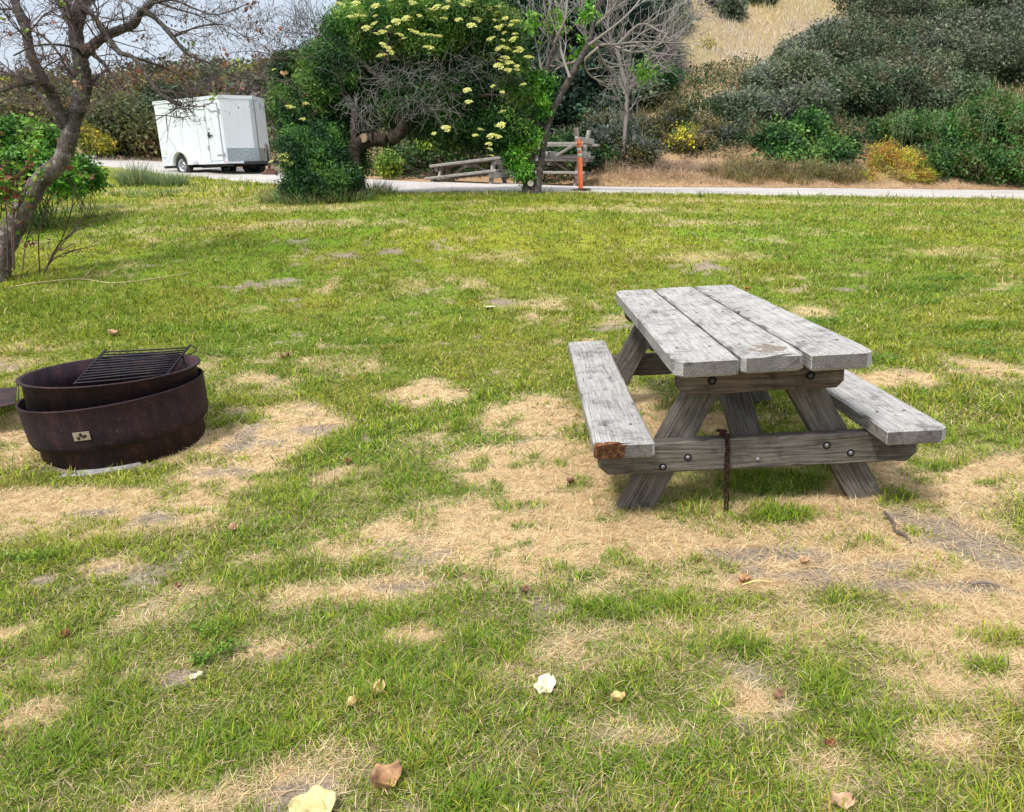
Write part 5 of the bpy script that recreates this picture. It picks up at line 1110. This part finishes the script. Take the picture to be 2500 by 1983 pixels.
for i, (x, y) in enumerate(fl[:98]):
    px_, py_ = c2(x, y); p = Q(px_, py_, EL - (1.15 if x < 1700 and x > 700 else .75)) + rng.normal(0, .02, 3)
    o = np_mesh('flower_head', um[i][0], um[i][1], um[i][2], M_BLOS, ee) if i < 3 else src[i % 3].copy()
    if i < 3: src.append(o)
    else: link(o, ee)
    o.location = p - tb; o.rotation_euler = (rng.uniform(.15, .75), rng.uniform(-.35, .35), rng.uniform(-.6, .6)); sc_ = rng.uniform(.5, 1.05); o.scale = (sc_, sc_, sc_)

# grassy skirt at its foot
def tuft_stuff(name, label, cat, spots, n, L, w, cols, tl=(.1, .9), cv=(.2, 1.2), kind='stuff', group=None, lift=0, parent_thing=False):
    ps = []
    for (px, py, rx, ry) in spots:
        c = G(px, py) if not isinstance(px, tuple) else np.array(px); k = int(n); a = rng.uniform(0, 6.28, k); r = np.sqrt(rng.random(k)); x = c[0] + rx * r * np.cos(a); y = c[1] + ry * r * np.sin(a); z = Zg(x, y) - .01 + lift
        col = pal(cols, k, rng.random(k)); ps.append(blades(np.stack([x, y, z], -1), a + rng.normal(0, .8, k), rng.uniform(*tl, k), rng.uniform(*cv, k), L * rng.uniform(.35, 1.2, k) * (.45 + 1.1 * fbm(x * 3.5, y * 3.5, 2, 6)), w * rng.uniform(.6, 1.3, k), col, 3, col * .8 + .08))
    J = join(ps); c = J[0].mean(0); c[2] = J[0][:, 2].min(); o = np_mesh(name, J[0], J[1], J[2], M_GRASS, cols=J[3], local=c); tag(o, label, cat, group, kind); return o
tuft_stuff('skirt_grass', 'long unmown grass and weeds around the foot of the big elder tree', 'grass', [(600, 425, .5, .35), (660, 428, .6, .35), (720, 425, .6, .3), (790, 412, .4, .25), (610, 412, .3, .3)], 700, .34, .010, [(.04, .13, .02), (.10, .22, .03), (.20, .30, .08), (.45, .36, .16)])
o = tuft_stuff('dry_weed', 'brown dry weed with thin stems right of the elder trunk', 'plant', [(790, 408, .25, .15)], 240, .5, .007, [(.20, .12, .09), (.32, .22, .15), (.12, .09, .07)], (.0, .7), (.1, .6), None)

# ---- twin stemmed small tree
TW = 15.9
tb = Q(1118, 410, TW); tb[2] = gz(tb[0], tb[1]) - .04
tw = empty('twin_stem_tree', tuple(tb), 'slender twin stemmed tree with bare grey twigs above and fresh green shoots low down', 'tree')
s1 = [(1113, 410, .17), (1115, 385, .125), (1118, 350, .095), (1122, 310, .085), (1132, 265, .078), (1143, 215, .060), (1146, 175, .05), (1155, 130, .045), (1168, 90, .04), (1165, 30, .03), (1160, -30, .025)]
s2 = [(1131, 410, .085), (1135, 375, .068), (1140, 335, .064), (1148, 290, .064), (1160, 245, .064), (1178, 205, .066), (1200, 165, .07), (1218, 130, .066), (1238, 95, .062), (1250, 50, .04), (1262, 0, .03)]
st_ = []
for i, s in enumerate((s1, s2)):
    J = limb([Q(a, b_, TW - .1 * i) for a, b_, _ in s], [r for *_, r in s], (.1,) * 3, 11, 7, .10, 9 + i); st_.append(np_mesh('stem', J[0] - tb, J[1], J[2], bpy.data.materials['grey_limb_bark'], tw, smooth=True))
bm = bmesh.new(); cyl_bm(bm, .062, .04, RX(math.pi / 2), 18); bm_obj('sawn_stub', bm, simple_mat('pale_sawn_wood', (.62, .52, .42), .9, 0, 40, .2), st_[0], M=T3(*(Q(1117, 386, TW - .2) - tb)))
bl = [[(1146, 185), (1135, 120), (1122, 60), (1112, -10)], [(1150, 160), (1165, 100), (1150, 40), (1140, -30)], [(1168, 90), (1190, 40), (1195, -20)], [(1200, 165), (1180, 100), (1185, 40), (1180, -20)], [(1238, 95), (1225, 40), (1215, -20)],
      [(1238, 95), (1290, 95), (1350, 88), (1445, 92)], [(1240, 95), (1300, 50), (1340, 10), (1370, -40)], [(1250, 90), (1270, 130), (1290, 160), (1275, 190)], [(1245, 60), (1290, 20), (1310, -30)], [(1290, 95), (1330, 110), (1380, 100), (1410, 60)], [(1260, 100), (1230, 130), (1250, 165), (1300, 175)], [(1218, 130), (1160, 140), (1175, 115)], [(1300, 95), (1350, 50), (1400, 70), (1430, 40)]]
cc = [rs([Q(x, y, TW + .4 * math.sin(i * 1.7 + k)) for k, (x, y) in enumerate(l)], [.035, .025, .017, .008][:len(l)], 10) for i, l in enumerate(bl)]
LC = np.stack([c for c, _ in cc]); LR = np.stack([r for _, r in cc]); r2 = np.random.default_rng(15)
l1, q1 = spawn(LC, LR, 9, .5, .55, .16, r2, .15, 7, .14, .55, .006); l2, q2 = spawn(l1, q1, 4, .55, .6, .16, r2, .2, 6, .12, .6, .004)
J = join([tubes(LC, LR, (.24, .21, .19), 6), tubes(l1, q1, (.30, .27, .25), 4), tubes(l2, q2, (.34, .31, .29), 3)]); np_mesh('bare_branches', J[0] - tb, J[1], J[2], M_TWIG, tw, cols=J[3])
GB = [(.05, .17, .018), (.09, .26, .025), (.15, .36, .035), (.24, .45, .06)]
J, q, d = crown([lobe(*a) for a in [(1092, 300, TW - .2, 17, 26), (1083, 330, TW - .2, 20, 22), (1100, 358, TW - .2, 17, 16), (1135, 180, TW - .2, 17, 24), (1142, 225, TW - .2, 12, 22), (1118, 158, TW - .2, 10, 10), (1160, 175, TW - .2, 9, 12), (1125, 290, TW - .3, 10, 20)]], 950, 6, .085, .030, GB, droop=.4, gap=.37)
J2, _, _ = crown([lobe(*a) for a in [(1241, 30, TW, 14, 16), (1362, 150, TW + .3, 17, 17), (1235, 92, TW, 10, 10), (1170, 45, TW, 18, 16), (1210, 120, TW + .2, 12, 8), (1120, 50, TW, 10, 16)]], 230, 5, .10, .042, GB, droop=.4, gap=.3)
J = join([J, J2]); np_mesh('foliage', J[0] - tb, J[1], J[2], M_LEAF, tw, cols=J[3])
tuft_stuff('stem_foot_grass', 'long grass around the foot of the twin stemmed tree', 'grass', [(1118, 408, .5, .2)], 300, .22, .009, [(.05, .14, .02), (.12, .24, .03), (.5, .42, .25)])

# ---- bare grey shrub beyond the road
r2 = np.random.default_rng(25); DB = 22.8
bl = [[(1312, 330), (1318, 250), (1323, 190), (1348, 150), (1375, 100), (1400, 50)], [(1323, 195), (1310, 150), (1300, 110), (1285, 80), (1280, 40), (1290, 0)], [(1345, 150), (1370, 120), (1395, 120), (1420, 90), (1440, 60), (1450, 30)]]
cc = [rs([Q(x, y, DB) for x, y in l], [.07, .06, .05, .035, .025, .015], 12) for l in bl]; LC = np.stack([c for c, _ in cc]); LR = np.stack([r for _, r in cc])
l1, q1 = spawn(LC, LR, 22, .4, .7, .2, r2, .3, 7, .05, .5, .010); l2, q2 = spawn(l1, q1, 6, .6, .7, .2, r2, .2, 5, .02, .6, .007)
tb = LC[0, 0].copy(); J = join([tubes(LC, LR, (.19, .165, .15), 7), tubes(l1, q1, (.21, .185, .175), 4), tubes(l2, q2, (.22, .195, .19), 3)]); o = np_mesh('bare_tree', J[0], J[1], J[2], M_TWIG, cols=J[3], local=tb); tag(o, 'leafless pale grey tree beyond the road right of the twin stemmed tree', 'tree')

# ---- bank vegetation beyond the road
DK = [(.014, .034, .024), (.024, .056, .034), (.04, .085, .045), (.07, .13, .06)]
DKG = [(.048, .078, .040), (.085, .125, .062), (.135, .18, .092), (.20, .24, .15)]
GYG = [(.07, .10, .065), (.12, .15, .11), (.18, .205, .165), (.27, .28, .25)]
OLV = [(.05, .06, .02), (.10, .11, .03), (.17, .15, .045), (.25, .20, .08)]
GRN = [(.03, .09, .022), (.06, .16, .032), (.10, .22, .045), (.17, .30, .07)]
BRN_ = [(.11, .085, .08), (.17, .135, .125), (.24, .195, .175), (.14, .155, .08)]
kwf = dict(fq=.85, bumpy=.62, gap=.38, shell=.35, spread=2.4)
plant('evergreen_tree', 'very dark blue green evergreen directly behind the twin stemmed tree', 'tree', [(1190, 60, 27.5, 110, 90), (1300, 60, 28, 110, 90), (1220, 170, 26.5, 100, 70), (1320, 160, 27, 80, 70), (1250, 0, 29, 150, 60), (1130, 230, 26.2, 80, 70), (1270, 240, 26, 90, 45)], 11000, 6, .15, .09, DK, kw=dict(kwf, gap=.33), stems=40, r0=.05)
plant('evergreen_tree', 'dark evergreen with blue green crown showing between the elder crown and the bare twigs', 'tree', [(1090, 40, 29, 80, 70), (1100, 130, 28, 70, 70), (1140, -10, 30, 90, 60), (1050, 250, 27, 80, 60), (960, 290, 26.5, 90, 40)], 7000, 6, .15, .09, DK[1:] + [(.05, .11, .05)], kw=dict(kwf, gap=.35), stems=30, r0=.05)
plant('bank_shrub', 'dark bushy shrub with a grey twiggy right side, left of the golden gully', 'shrub', [(1350, 60, 29, 60, 55), (1330, 0, 31, 70, 50), (1340, 200, 26, 55, 40), (1300, 280, 25.2, 70, 32), (1230, 300, 25, 70, 30)], 6000, 6, .13, .07, DKG, kw=kwf, stems=30, r0=.04, twig=500, twigcol=(.28, .25, .25), twigL=.9, twr=.010)
plant('dead_brush', 'mauve grey leafless brush on the slope left of the golden gully', 'brush', [(1400, 130, 28, 50, 40), (1380, 190, 27, 50, 35), (1420, 170, 27.5, 35, 40)], 500, 4, .10, .05, GYG, kw=dict(kwf, gap=.2), stems=220, stemcol=(.22, .19, .19), r0=.012, twig=1500, twigcol=(.26, .22, .225), twigL=.9, twr=.009)
plant('bank_shrub', 'small green shrub clinging in the mauve brush beside the gully', 'shrub', [(1340, 135, 26.5, 30, 22), (1395, 165, 26, 32, 18), (1330, 35, 28, 28, 24)], 1100, 6, .12, .06, GRN[:3] + DKG[2:], kw=kwf, stems=16)
# great right hand thicket
plant('thicket_shrub', 'grey topped green shrub, part of the great thicket right beside the golden gully', 'shrub', [(1580, 250, 25.5, 60, 42), (1600, 195, 26.8, 50, 40), (1680, 125, 28.4, 55, 34), (1750, 80, 29.6, 50, 34), (1675, 170, 26.8, 70, 55), (1690, 240, 25.2, 75, 50), (1530, 235, 25.8, 30, 26)], 15000, 6, .12, .055, DKG[1:] + GYG[1:2], kw=kwf, stems=50, r0=.04, twig=3600, twigcol=(.42, .40, .40), twigL=.8, twr=.007)
plant('thicket_shrub', 'tallest dark olive shrub in the middle of the great thicket above the yellow bush', 'shrub', [(1830, 45, 31, 60, 40), (1780, 120, 28, 95, 65), (1800, 200, 26, 100, 60), (1880, 50, 30.5, 90, 60), (1870, 140, 28, 95, 65), (1900, 210, 26, 85, 50), (1800, 90, 29, 85, 55), (1890, 95, 29, 85, 55), (1850, 175, 26.8, 90, 50), (1860, -20, 33, 90, 50)], 24000, 6, .11, .052, DKG[:3] + [(.13, .12, .07)], kw=kwf, stems=50, r0=.04, twig=1500, twigcol=(.36, .33, .32), twigL=.8, twr=.007)
plant('thicket_shrub', 'grey green shrub of the great thicket reaching the upper right edge', 'shrub', [(1980, 30, 31, 90, 65), (2080, 20, 31, 95, 65), (2160, 60, 30, 80, 80), (1990, 130, 28, 90, 65), (2090, 120, 28.5, 85, 60), (2020, 200, 26.4, 70, 40), (1990, 80, 29.4, 85, 55), (2090, 75, 29.4, 85, 55), (1960, 165, 27, 70, 50), (2200, 140, 28, 70, 70)], 20000, 6, .11, .052, DKG[1:] + [(.10, .13, .085)], kw=kwf, stems=50, r0=.04, twig=1300, twigcol=(.38, .36, .36), twigL=.8, twr=.007)
plant('bramble_bush', 'bright green bramble mound at the foot of the thicket left of the yellow bush', 'bush', [(1640, 300, 24, 55, 38), (1710, 280, 24, 60, 45), (1770, 300, 24, 45, 36), (1740, 335, 23.5, 60, 28), (1640, 340, 23.5, 60, 24)], 5200, 6, .10, .07, GRN, kw=dict(kwf, fq=.9), stems=30, twig=150, twigcol=(.2, .22, .12))
plant('green_scrub', 'green weedy scrub with tall stalks filling the bank at the right edge', 'scrub', [(1990, 300, 24, 60, 50), (2070, 270, 24.5, 65, 55), (2140, 290, 24, 65, 60), (2050, 350, 23, 65, 38), (2130, 360, 22.8, 70, 32), (1960, 350, 23, 45, 34), (2200, 330, 23, 60, 60), (1900, 275, 24.2, 70, 30), (2100, 215, 25.8, 60, 40)], 12000, 6, .10, .05, GRN[:3] + OLV[1:2], kw=dict(kwf, fq=.9, axup=.8), stems=60, twig=900, twigcol=(.24, .30, .14), twigL=.8, twr=.006)
YL = [(.42, .20, .05), (.55, .34, .06), (.60, .48, .07), (.45, .46, .06), (.30, .36, .05)]
plant('yellow_bush', 'golden yellow feathery bush beside the road at the foot of the thicket', 'bush', [(1862, 332, 22.9, 38, 26), (1915, 340, 22.8, 40, 26), (1830, 374, 22.6, 30, 12), (1885, 372, 22.5, 38, 18), (1945, 372, 22.6, 30, 15)], 2600, 6, .085, .018, YL + [(.12, .16, .03), (.30, .22, .10)], kw=dict(kwf, fq=1.6, gap=.42, axup=.4), stems=160, stemcol=(.45, .36, .14), r0=.012, twig=500, twigcol=(.5, .38, .16), twigL=.5, twr=.005)
plant('yellow_weed', 'mustard weed with bright yellow flowers above the dry grass left of the thicket', 'plant', [(1432, 297, 23.6, 34, 24), (1450, 270, 24, 22, 14)], 260, 5, .06, .04, [(.08, .15, .03), (.5, .5, .05), (.75, .68, .06)], kw=dict(kwf, fq=1.6, gap=.25), stems=40, r0=.006)
plant('yellow_weed', 'small yellow flowering weed high in the golden gully', 'plant', [(1487, 108, 30.5, 24, 24), (1480, 130, 30, 14, 20)], 190, 5, .09, .05, [(.3, .32, .06), (.6, .55, .08), (.75, .68, .08)], kw=dict(kwf, fq=1.6, gap=.25), stems=20, r0=.006)
plant('hilltop_bush', 'small dark round bush on the golden slope at the top, right one of two', 'bush', [(1537, 30, 0, 14, 9)], 380, 6, .22, .12, DKG, kw=dict(kwf, gap=.2), stems=8)
plant('hilltop_bush', 'larger dark bush cut by the top edge above the golden slope', 'bush', [(1508, 4, 0, 20, 16), (1580, 0, 0, 30, 12)], 900, 6, .22, .12, DKG + [(.16, .13, .15)], kw=dict(kwf, gap=.2), stems=8)
plant('hilltop_bush', 'grey green bush on the golden slope behind the bare grey twigs', 'bush', [(1425, 55, 0, 20, 18), (1405, 20, 0, 28, 20)], 500, 6, .2, .1, DKG[1:] + GYG[:2], kw=dict(kwf, gap=.25), stems=20, twig=200, twigL=1.2, twr=.012)
plant('gully_scrub', 'olive and tan scrub below the golden gully above the dry grass', 'scrub', [(1425, 250, 25.2, 36, 20), (1400, 278, 24.8, 50, 26), (1480, 285, 24.8, 50, 26), (1350, 300, 24.2, 50, 26), (1530, 300, 24.4, 50, 30), (1450, 310, 24, 60, 22), (1300, 300, 23.4, 45, 30), (1340, 325, 23, 50, 22), (1270, 270, 24.2, 40, 26)], 6000, 6, .11, .05, GYG[:2] + OLV, kw=dict(kwf, fq=.9, gap=.34), stems=60, twig=900, twigcol=(.30, .26, .23), twigL=.8, twr=.007)
plant('roadside_brush', 'low mixed green brush with rusty twigs behind the stored tables', 'brush', [(880, 330, 25, 60, 26), (960, 330, 25, 60, 26), (1040, 325, 25, 60, 30), (1120, 320, 24.8, 60, 34), (1200, 315, 24.2, 60, 36), (870, 300, 25.5, 50, 26), (960, 300, 25.4, 50, 26), (1280, 335, 23.2, 40, 26)] + [(x_, 342, 24.6, 48, 22) for x_ in (850, 930, 1010, 1090, 1170)] + [(1240, 348, 23.6, 44, 20)], 7500, 6, .10, .055, [(.02, .05, .015), (.04, .10, .022), (.075, .16, .03), (.13, .10, .05)], kw=dict(kwf, fq=.9, gap=.33), stems=60, twig=700, twigcol=(.20, .14, .12), twigL=.6, twr=.006)
plant('bright_weed', 'bright yellow green weed seen through the gap right of the elder trunk', 'plant', [(965, 285, 24.4, 26, 26), (900, 300, 24.4, 18, 10), (820, 350, 21.8 + 1.4, 26, 24)], 900, 6, .09, .05, [(.12, .24, .03), (.22, .36, .04), (.34, .42, .05)], kw=dict(kwf, fq=1.2, gap=.25), stems=12)
# undergrowth on the whole bank
def scatter_cover(name, label, cat, x0, x1, y0, y1, n, Lf, wf, cols, hmax, dens=None, kind='stuff', rel=True):
    x = rng.uniform(x0, x1, n); s = rng.uniform(y0, y1, n); y = (road_far_y(x) if rel else 0) + s
    f = fbm(x * .5, y * .5, 3, 44); h = hmax * sm(.25, .75, fbm(x * .8, y * .8, 3, 45)) * sm(y0, y0 + 1.5, s); z = Zg(x, y) + h * rng.random(n) ** .6
    if dens is not None: k = dens(x, y, s); x, y, z, f = x[k], y[k], z[k], f[k]
    n = len(x); pos = np.stack([x, y, z], -1); col = pal(cols, n, np.clip(.5 + (f - .5) * 3, 0, .99)); sc = rng.uniform(.6, 1.4, n)
    J = leaves(pos, rng.normal(size=(n, 3)) * .8 + np.array([0, -.3, .6]), rng.normal(size=(n, 3)) + np.array([0, 0, .5]), Lf * sc, wf * sc, col); o = np_mesh(name, J[0], J[1], J[2], M_LEAF, cols=J[3]); tag(o, label, cat, kind=kind)
scatter_cover('bank_undergrowth', 'mixed low green and brown undergrowth between the shrubs on the bank beyond the road', 'undergrowth', -13, 22, 1.6, 8, 90000, .11, .045, [(.03, .07, .02), (.05, .11, .03), (.12, .12, .05), (.24, .18, .10), (.07, .14, .035)], .7, lambda x, y, s: s > 1.2 + 1.2 * fbm(x * .6, y * 0, 2, 7) + sm(2, 6, x) * (1 - sm(8, 13, x)) * .6)
# left hillside scrub
scatter_cover('hill_scrub', 'distant brown and green scrub covering the hill on the left behind the trailer', 'scrub', -62, 4, 4, 46, 150000, .34, .20, [(.09, .10, .05), (.12, .10, .085), (.15, .125, .105), (.10, .15, .05), (.18, .19, .06), (.22, .14, .06)], 2.4, lambda x, y, s: x < -3 + (60 - y) * .0)
HS = [(.08, .10, .04), (.13, .145, .05), (.18, .18, .06), (.19, .14, .07)]
for i, (lab, L_, cols) in enumerate([
    ('olive brown bush left of the white trailer behind the road', [(215, 285, 34, 40, 45), (260, 270, 35, 45, 50), (300, 290, 34.5, 35, 45), (240, 230, 38, 50, 30)], HS),
    ('dark olive bush directly behind the left end of the white trailer', [(330, 270, 37, 40, 55), (310, 320, 35.5, 30, 22), (350, 220, 40, 40, 30)], DKG),
    ('bluish green rounded bush on the ridge above the trailer door', [(425, 185, 44, 26, 22), (445, 175, 44, 20, 18)], DKG[1:] + [(.08, .14, .05)]),
    ('yellow green bush on the ridge above the trailer nose', [(470, 178, 46, 32, 14), (520, 168, 46, 34, 14), (560, 165, 46, 30, 16)], [(.08, .12, .03), (.16, .19, .04), (.24, .24, .05)]),
    ('mauve brown leafless thicket behind the trailer roof', [(500, 200, 42, 60, 22), (440, 215, 42, 50, 16), (560, 215, 40, 40, 40), (575, 270, 36, 25, 50)], BRN_),
    ('rusty topped scrub on the ridge left of the bluish bush', [(370, 175, 48, 40, 12), (330, 190, 47, 40, 16)], [(.28, .15, .04), (.2, .16, .05), (.12, .12, .04)]),
    ('dark green scrub on the ridge behind the leaning trunk', [(120, 215, 44, 70, 30), (40, 220, 44, 60, 35), (190, 215, 43, 40, 22), (20, 260, 38, 50, 40), (110, 260, 38, 60, 40)], HS + [(.05, .08, .03)])]):
    plant('ridge_bush', lab, 'bush', L_, 3600 if i not in (2, 3, 5) else 1300, 5, .20, .11, cols, 'bushes on the left ridge', kw=dict(kwf, fq=.5, gap=.33), stems=30, r0=.03, twig=500 if i == 4 else 60, twigcol=(.20, .165, .16), twigL=1.0, twr=.012)
plant('leafy_bush', 'vivid fresh green leafy bush at the left edge behind the leaning trunk', 'bush', [(30, 300, 12.6, 48, 38), (85, 305, 12.8, 42, 36), (120, 335, 12.9, 20, 22), (55, 350, 12.4, 58, 34), (120, 375, 12.6, 34, 22), (10, 380, 12.2, 40, 40), (-40, 320, 12.6, 60, 60)], 5200, 7, .085, .040, [(.045, .14, .018), (.085, .23, .03), (.15, .34, .045), (.26, .46, .07)], kw=dict(fq=1.5, bumpy=.45, gap=.43, shell=.3, spread=2.0, upb=.6), stems=50, stemcol=(.12, .2, .05), r0=.012)
plant('yellow_bush', 'small bright yellow bush beyond the road just right of the leaning trunk', 'bush', [(190, 290, 33, 22, 18), (215, 305, 33, 18, 12)], 600, 6, .12, .06, [(.2, .25, .04), (.45, .42, .05), (.6, .5, .05)], kw=dict(kwf, fq=1.2, gap=.2), stems=10)
plant('green_weed', 'green leafy weed clump beside the leaning trunk before the road', 'plant', [(165, 360, 13.6, 26, 20), (190, 372, 13.8, 20, 14), (150, 385, 13.4, 24, 10)], 900, 6, .08, .035, [(.05, .16, .02), (.10, .26, .03), (.16, .34, .05)], kw=dict(fq=2, gap=.25, spread=2), stems=20, r0=.006)

# ---- grasses outside the lawn
tuft_stuff('roadside_weed', 'tall grey green grassy weed clump in front of the trailer rear, left one of two', 'plant', [(283, 392, .35, .25)], 900, .62, .012, [(.08, .18, .04), (.16, .28, .07), (.28, .36, .12), (.5, .46, .3)], (.0, .6), (.1, .7), None)
tuft_stuff('roadside_weed', 'tall grey green grassy weed clump in front of the trailer wheel, right one of two', 'plant', [(350, 392, .55, .25)], 1000, .42, .012, [(.10, .20, .08), (.18, .28, .10), (.35, .38, .16)], (.0, .7), (.1, .8), None)
tuft_stuff('roadside_weed', 'little dark weed sprouting at the near edge of the road right of the post', 'plant', [(1476, 417, .05, .05)], 26, .28, .012, [(.04, .09, .02), (.07, .13, .03)], (.0, .5), (.1, .6), None)
tuft_stuff('verge_grass', 'longer yellow and green grass fringe along the near edge of the road', 'grass', [(px, 412 + (-22 if px < 600 else -6 if px < 700 else 0) + (-14 if px < 440 else 0), .7, .25) for px in (330, 390, 440, 490, 540, 590)] + [(px, py, .8, .16) for px, py in ((830, 411), (900, 411), (1000, 411), (1080, 411), (1240, 411), (1330, 412), (1420, 414), (1560, 416), (1700, 418), (1850, 420), (2000, 422), (2120, 424))], 330, .13, .011, [(.12, .22, .03), (.40, .34, .12), (.55, .42, .2), (.2, .28, .05)])
tuft_stuff('slope_weeds', 'patchy green weeds and dry grass on the bare slope left of the trailer', 'weeds', [(200, 395, .5, .4), (260, 410, .6, .3), (150, 420, .5, .4), (320, 415, .6, .3), (220, 440, .4, .3), (120, 450, .4, .3), (380, 405, .6, .3), (180, 380, .4, .3), (100, 410, .4, .4)], 420, .16, .010, [(.07, .18, .04), (.14, .26, .06), (.4, .34, .14)])
def dry_verge(name, label, spots, n, L, cols, w=.012):
    tuft_stuff(name, label, 'dry grass', spots, n, L, w, cols, (.0, 1.0), (.2, 1.5))
TANc = [(.48, .32, .22), (.64, .47, .32), (.72, .56, .38), (.36, .28, .16)]
far_pts = lambda pxs, dy, rx, ry: [(px, float(np.interp(px, [330, 575, 820, 1300, 1700, 2156], [341, 362, 381, 393, 398, 402])) - dy, rx, ry) for px in pxs]
dry_verge('dry_verge_grass', 'dry pinkish tan grass along the far side of the road right of the post', far_pts(range(1275, 1540, 34), 22, .8, .5) + far_pts(range(1280, 1520, 40), 36, .9, .6), 260, .24, TANc)
dry_verge('short_dry_grass', 'short trodden straw grass strip on the far road edge', far_pts(range(1240, 2180, 50), 4, 1.0, .6), 420, .10, TANc)
dry_verge('olive_grass_clumps', 'arching olive and yellow grass clumps at the foot of the thicket', [(px, 366 + (i % 3) * 7, .45, .3) for i, px in enumerate(range(1520, 1840, 32))], 300, .45, [(.12, .12, .03), (.24, .20, .05), (.38, .28, .08), (.45, .36, .15), (.10, .14, .03)])
dry_verge('trailer_verge_grass', 'reddish dry litter and pale weeds on the far road edge behind the trailer', far_pts(range(200, 700, 34), 3, 1.2, .8), 300, .25, [(.34, .20, .16), (.5, .36, .28), (.62, .58, .42)])
# golden hillside grass
n = 170000; x = rng.uniform(-12, 34, n); y = rng.uniform(24, 72, n); s = y - road_far_y(x); k = (s > 4) & (rng.random(n) < sm(.3, .55, fbm(x * .3, y * .3, 3, 66)) * .8 + .2); x, y = x[k], y[k]; n = len(x)
f = fbm(x * .22, y * .22, 3, 67); col = pal([(.46, .42, .32), (.62, .48, .30), (.74, .56, .32), (.76, .64, .34), (.62, .54, .46)], n, np.clip(.5 + (f - .5) * 3, 0, .99))
J = blades(np.stack([x, y, Zg(x, y)], -1), rng.uniform(0, 6.28, n), rng.uniform(0, .6, n), rng.uniform(.1, .9, n), rng.uniform(.15, .5, n), rng.uniform(.010, .028, n), col, 2, col * 1.08)
o = np_mesh('hillside_grass', J[0], J[1], J[2], M_GRASS, cols=J[3]); tag(o, 'golden and pinkish dry grass covering the steep hillside behind the thicket', 'grass', kind='stuff')
# tall seed stalks
def stalks(name, label, spots, n, H, col, r=.006):
    ps = []
    for (px, py, d, rx) in spots:
        for _ in range(n):
            p = Q(px + rng.uniform(-rx, rx), py, d); h = H * rng.uniform(.6, 1.1); lean = rng.normal(0, .12, 2); c = np.array([p, p + [lean[0] * h * .4, lean[1] * h * .3, h * .5], p + [lean[0] * h, lean[1] * h, h]])
            cc, rr_ = spline(c, [r, r * .8, r * .5], 3); ps.append(tubes(cc[None], rr_[None], col, 3)); m_ = 26; t = rng.uniform(.45, 1, m_); pp = c[0] + (c[2] - c[0]) * t[:, None] + rng.normal(0, .035, (m_, 3)); nn_ = rng.normal(size=(m_, 3)); J = leaves(pp, nn_, rng.normal(size=(m_, 3)) + [0, 0, 1], np.full(m_, .05), np.full(m_, .022), np.tile(np.array(col) * 1.1, (m_, 1))); ps.append(J)
    J = join(ps); c = J[0].mean(0); c[2] = J[0][:, 2].min(); o = np_mesh(name, J[0], J[1], J[2], M_GRASS, cols=J[3], local=c); tag(o, label, 'stalks', kind='stuff')
stalks('seed_stalks', 'tall pale seed stalks standing above the brush right of the bare grey tree', [(1315, 300, 23.4, 30)], 22, 1.3, (.26, .28, .22))
stalks('green_stalks', 'tall green stalks rising from the scrub above the yellow bush', [(1890, 320, 23.3, 12), (1950, 320, 23.4, 30), (2020, 300, 23.4, 60), (2110, 300, 23.2, 50)], 12, 1.3, (.22, .30, .14))

plant('dry_brush', 'pinkish tan dead brush mound beyond the road right of the post', 'brush', [(1300, 358, 22.9, 34, 20), (1345, 350, 23.1, 34, 22), (1395, 358, 22.8, 36, 18), (1440, 352, 23, 34, 20), (1490, 360, 22.7, 34, 16)], 1600, 5, .07, .012, [(.34, .22, .15), (.5, .36, .25), (.24, .17, .12), (.2, .2, .09)], kw=dict(kwf, fq=1.4, gap=.3), stems=260, stemcol=(.40, .28, .21), r0=.007, twig=1100, twigcol=(.46, .33, .25), twigL=.45, twr=.005)
plant('dry_brush', 'olive brown brush with rusty twigs beyond the road left of the yellow bush', 'brush', [(1560, 352, 22.9, 40, 22), (1630, 360, 22.7, 40, 18), (1700, 362, 22.7, 40, 18), (1770, 368, 22.6, 40, 16)], 2300, 5, .08, .018, [(.10, .11, .03), (.20, .17, .05), (.32, .25, .09), (.06, .09, .03)], kw=dict(kwf, fq=1.4, gap=.35), stems=200, stemcol=(.3, .22, .14), r0=.007, twig=500, twigcol=(.32, .25, .16), twigL=.45, twr=.005)

# crumbs of soil and bits of litter on the worn ground
n = 26000; x, y = sample_zone(1.0, 6.5, 700); s_a, d_a, l_a, t_a = lawn_fields(x, y); k = (rng.random(len(x)) < np.clip(d_a * .9 + s_a * .25, 0, 1)) & ((x - RINGX) ** 2 + (y - RINGY) ** 2 > .3); x, y = x[k], y[k]; n = len(x)
col = pal([(.10, .08, .07), (.20, .16, .13), (.34, .28, .23), (.5, .4, .3)], n, rng.random(n)); sz = rng.uniform(.003, .014, n) * rng.random(n) ** .5
J = leaves(np.stack([x, y, Zg(x, y) + .002], -1), rng.normal(size=(n, 3)) + np.array([0, 0, 1.]), rng.normal(size=(n, 3)), sz, sz * .8, col, .6); o = np_mesh('soil_crumbs', J[0], J[1], J[2], M_TWIG, cols=J[3]); tag(o, 'soil crumbs and broken bits of litter on the worn ground', 'litter', kind='stuff')
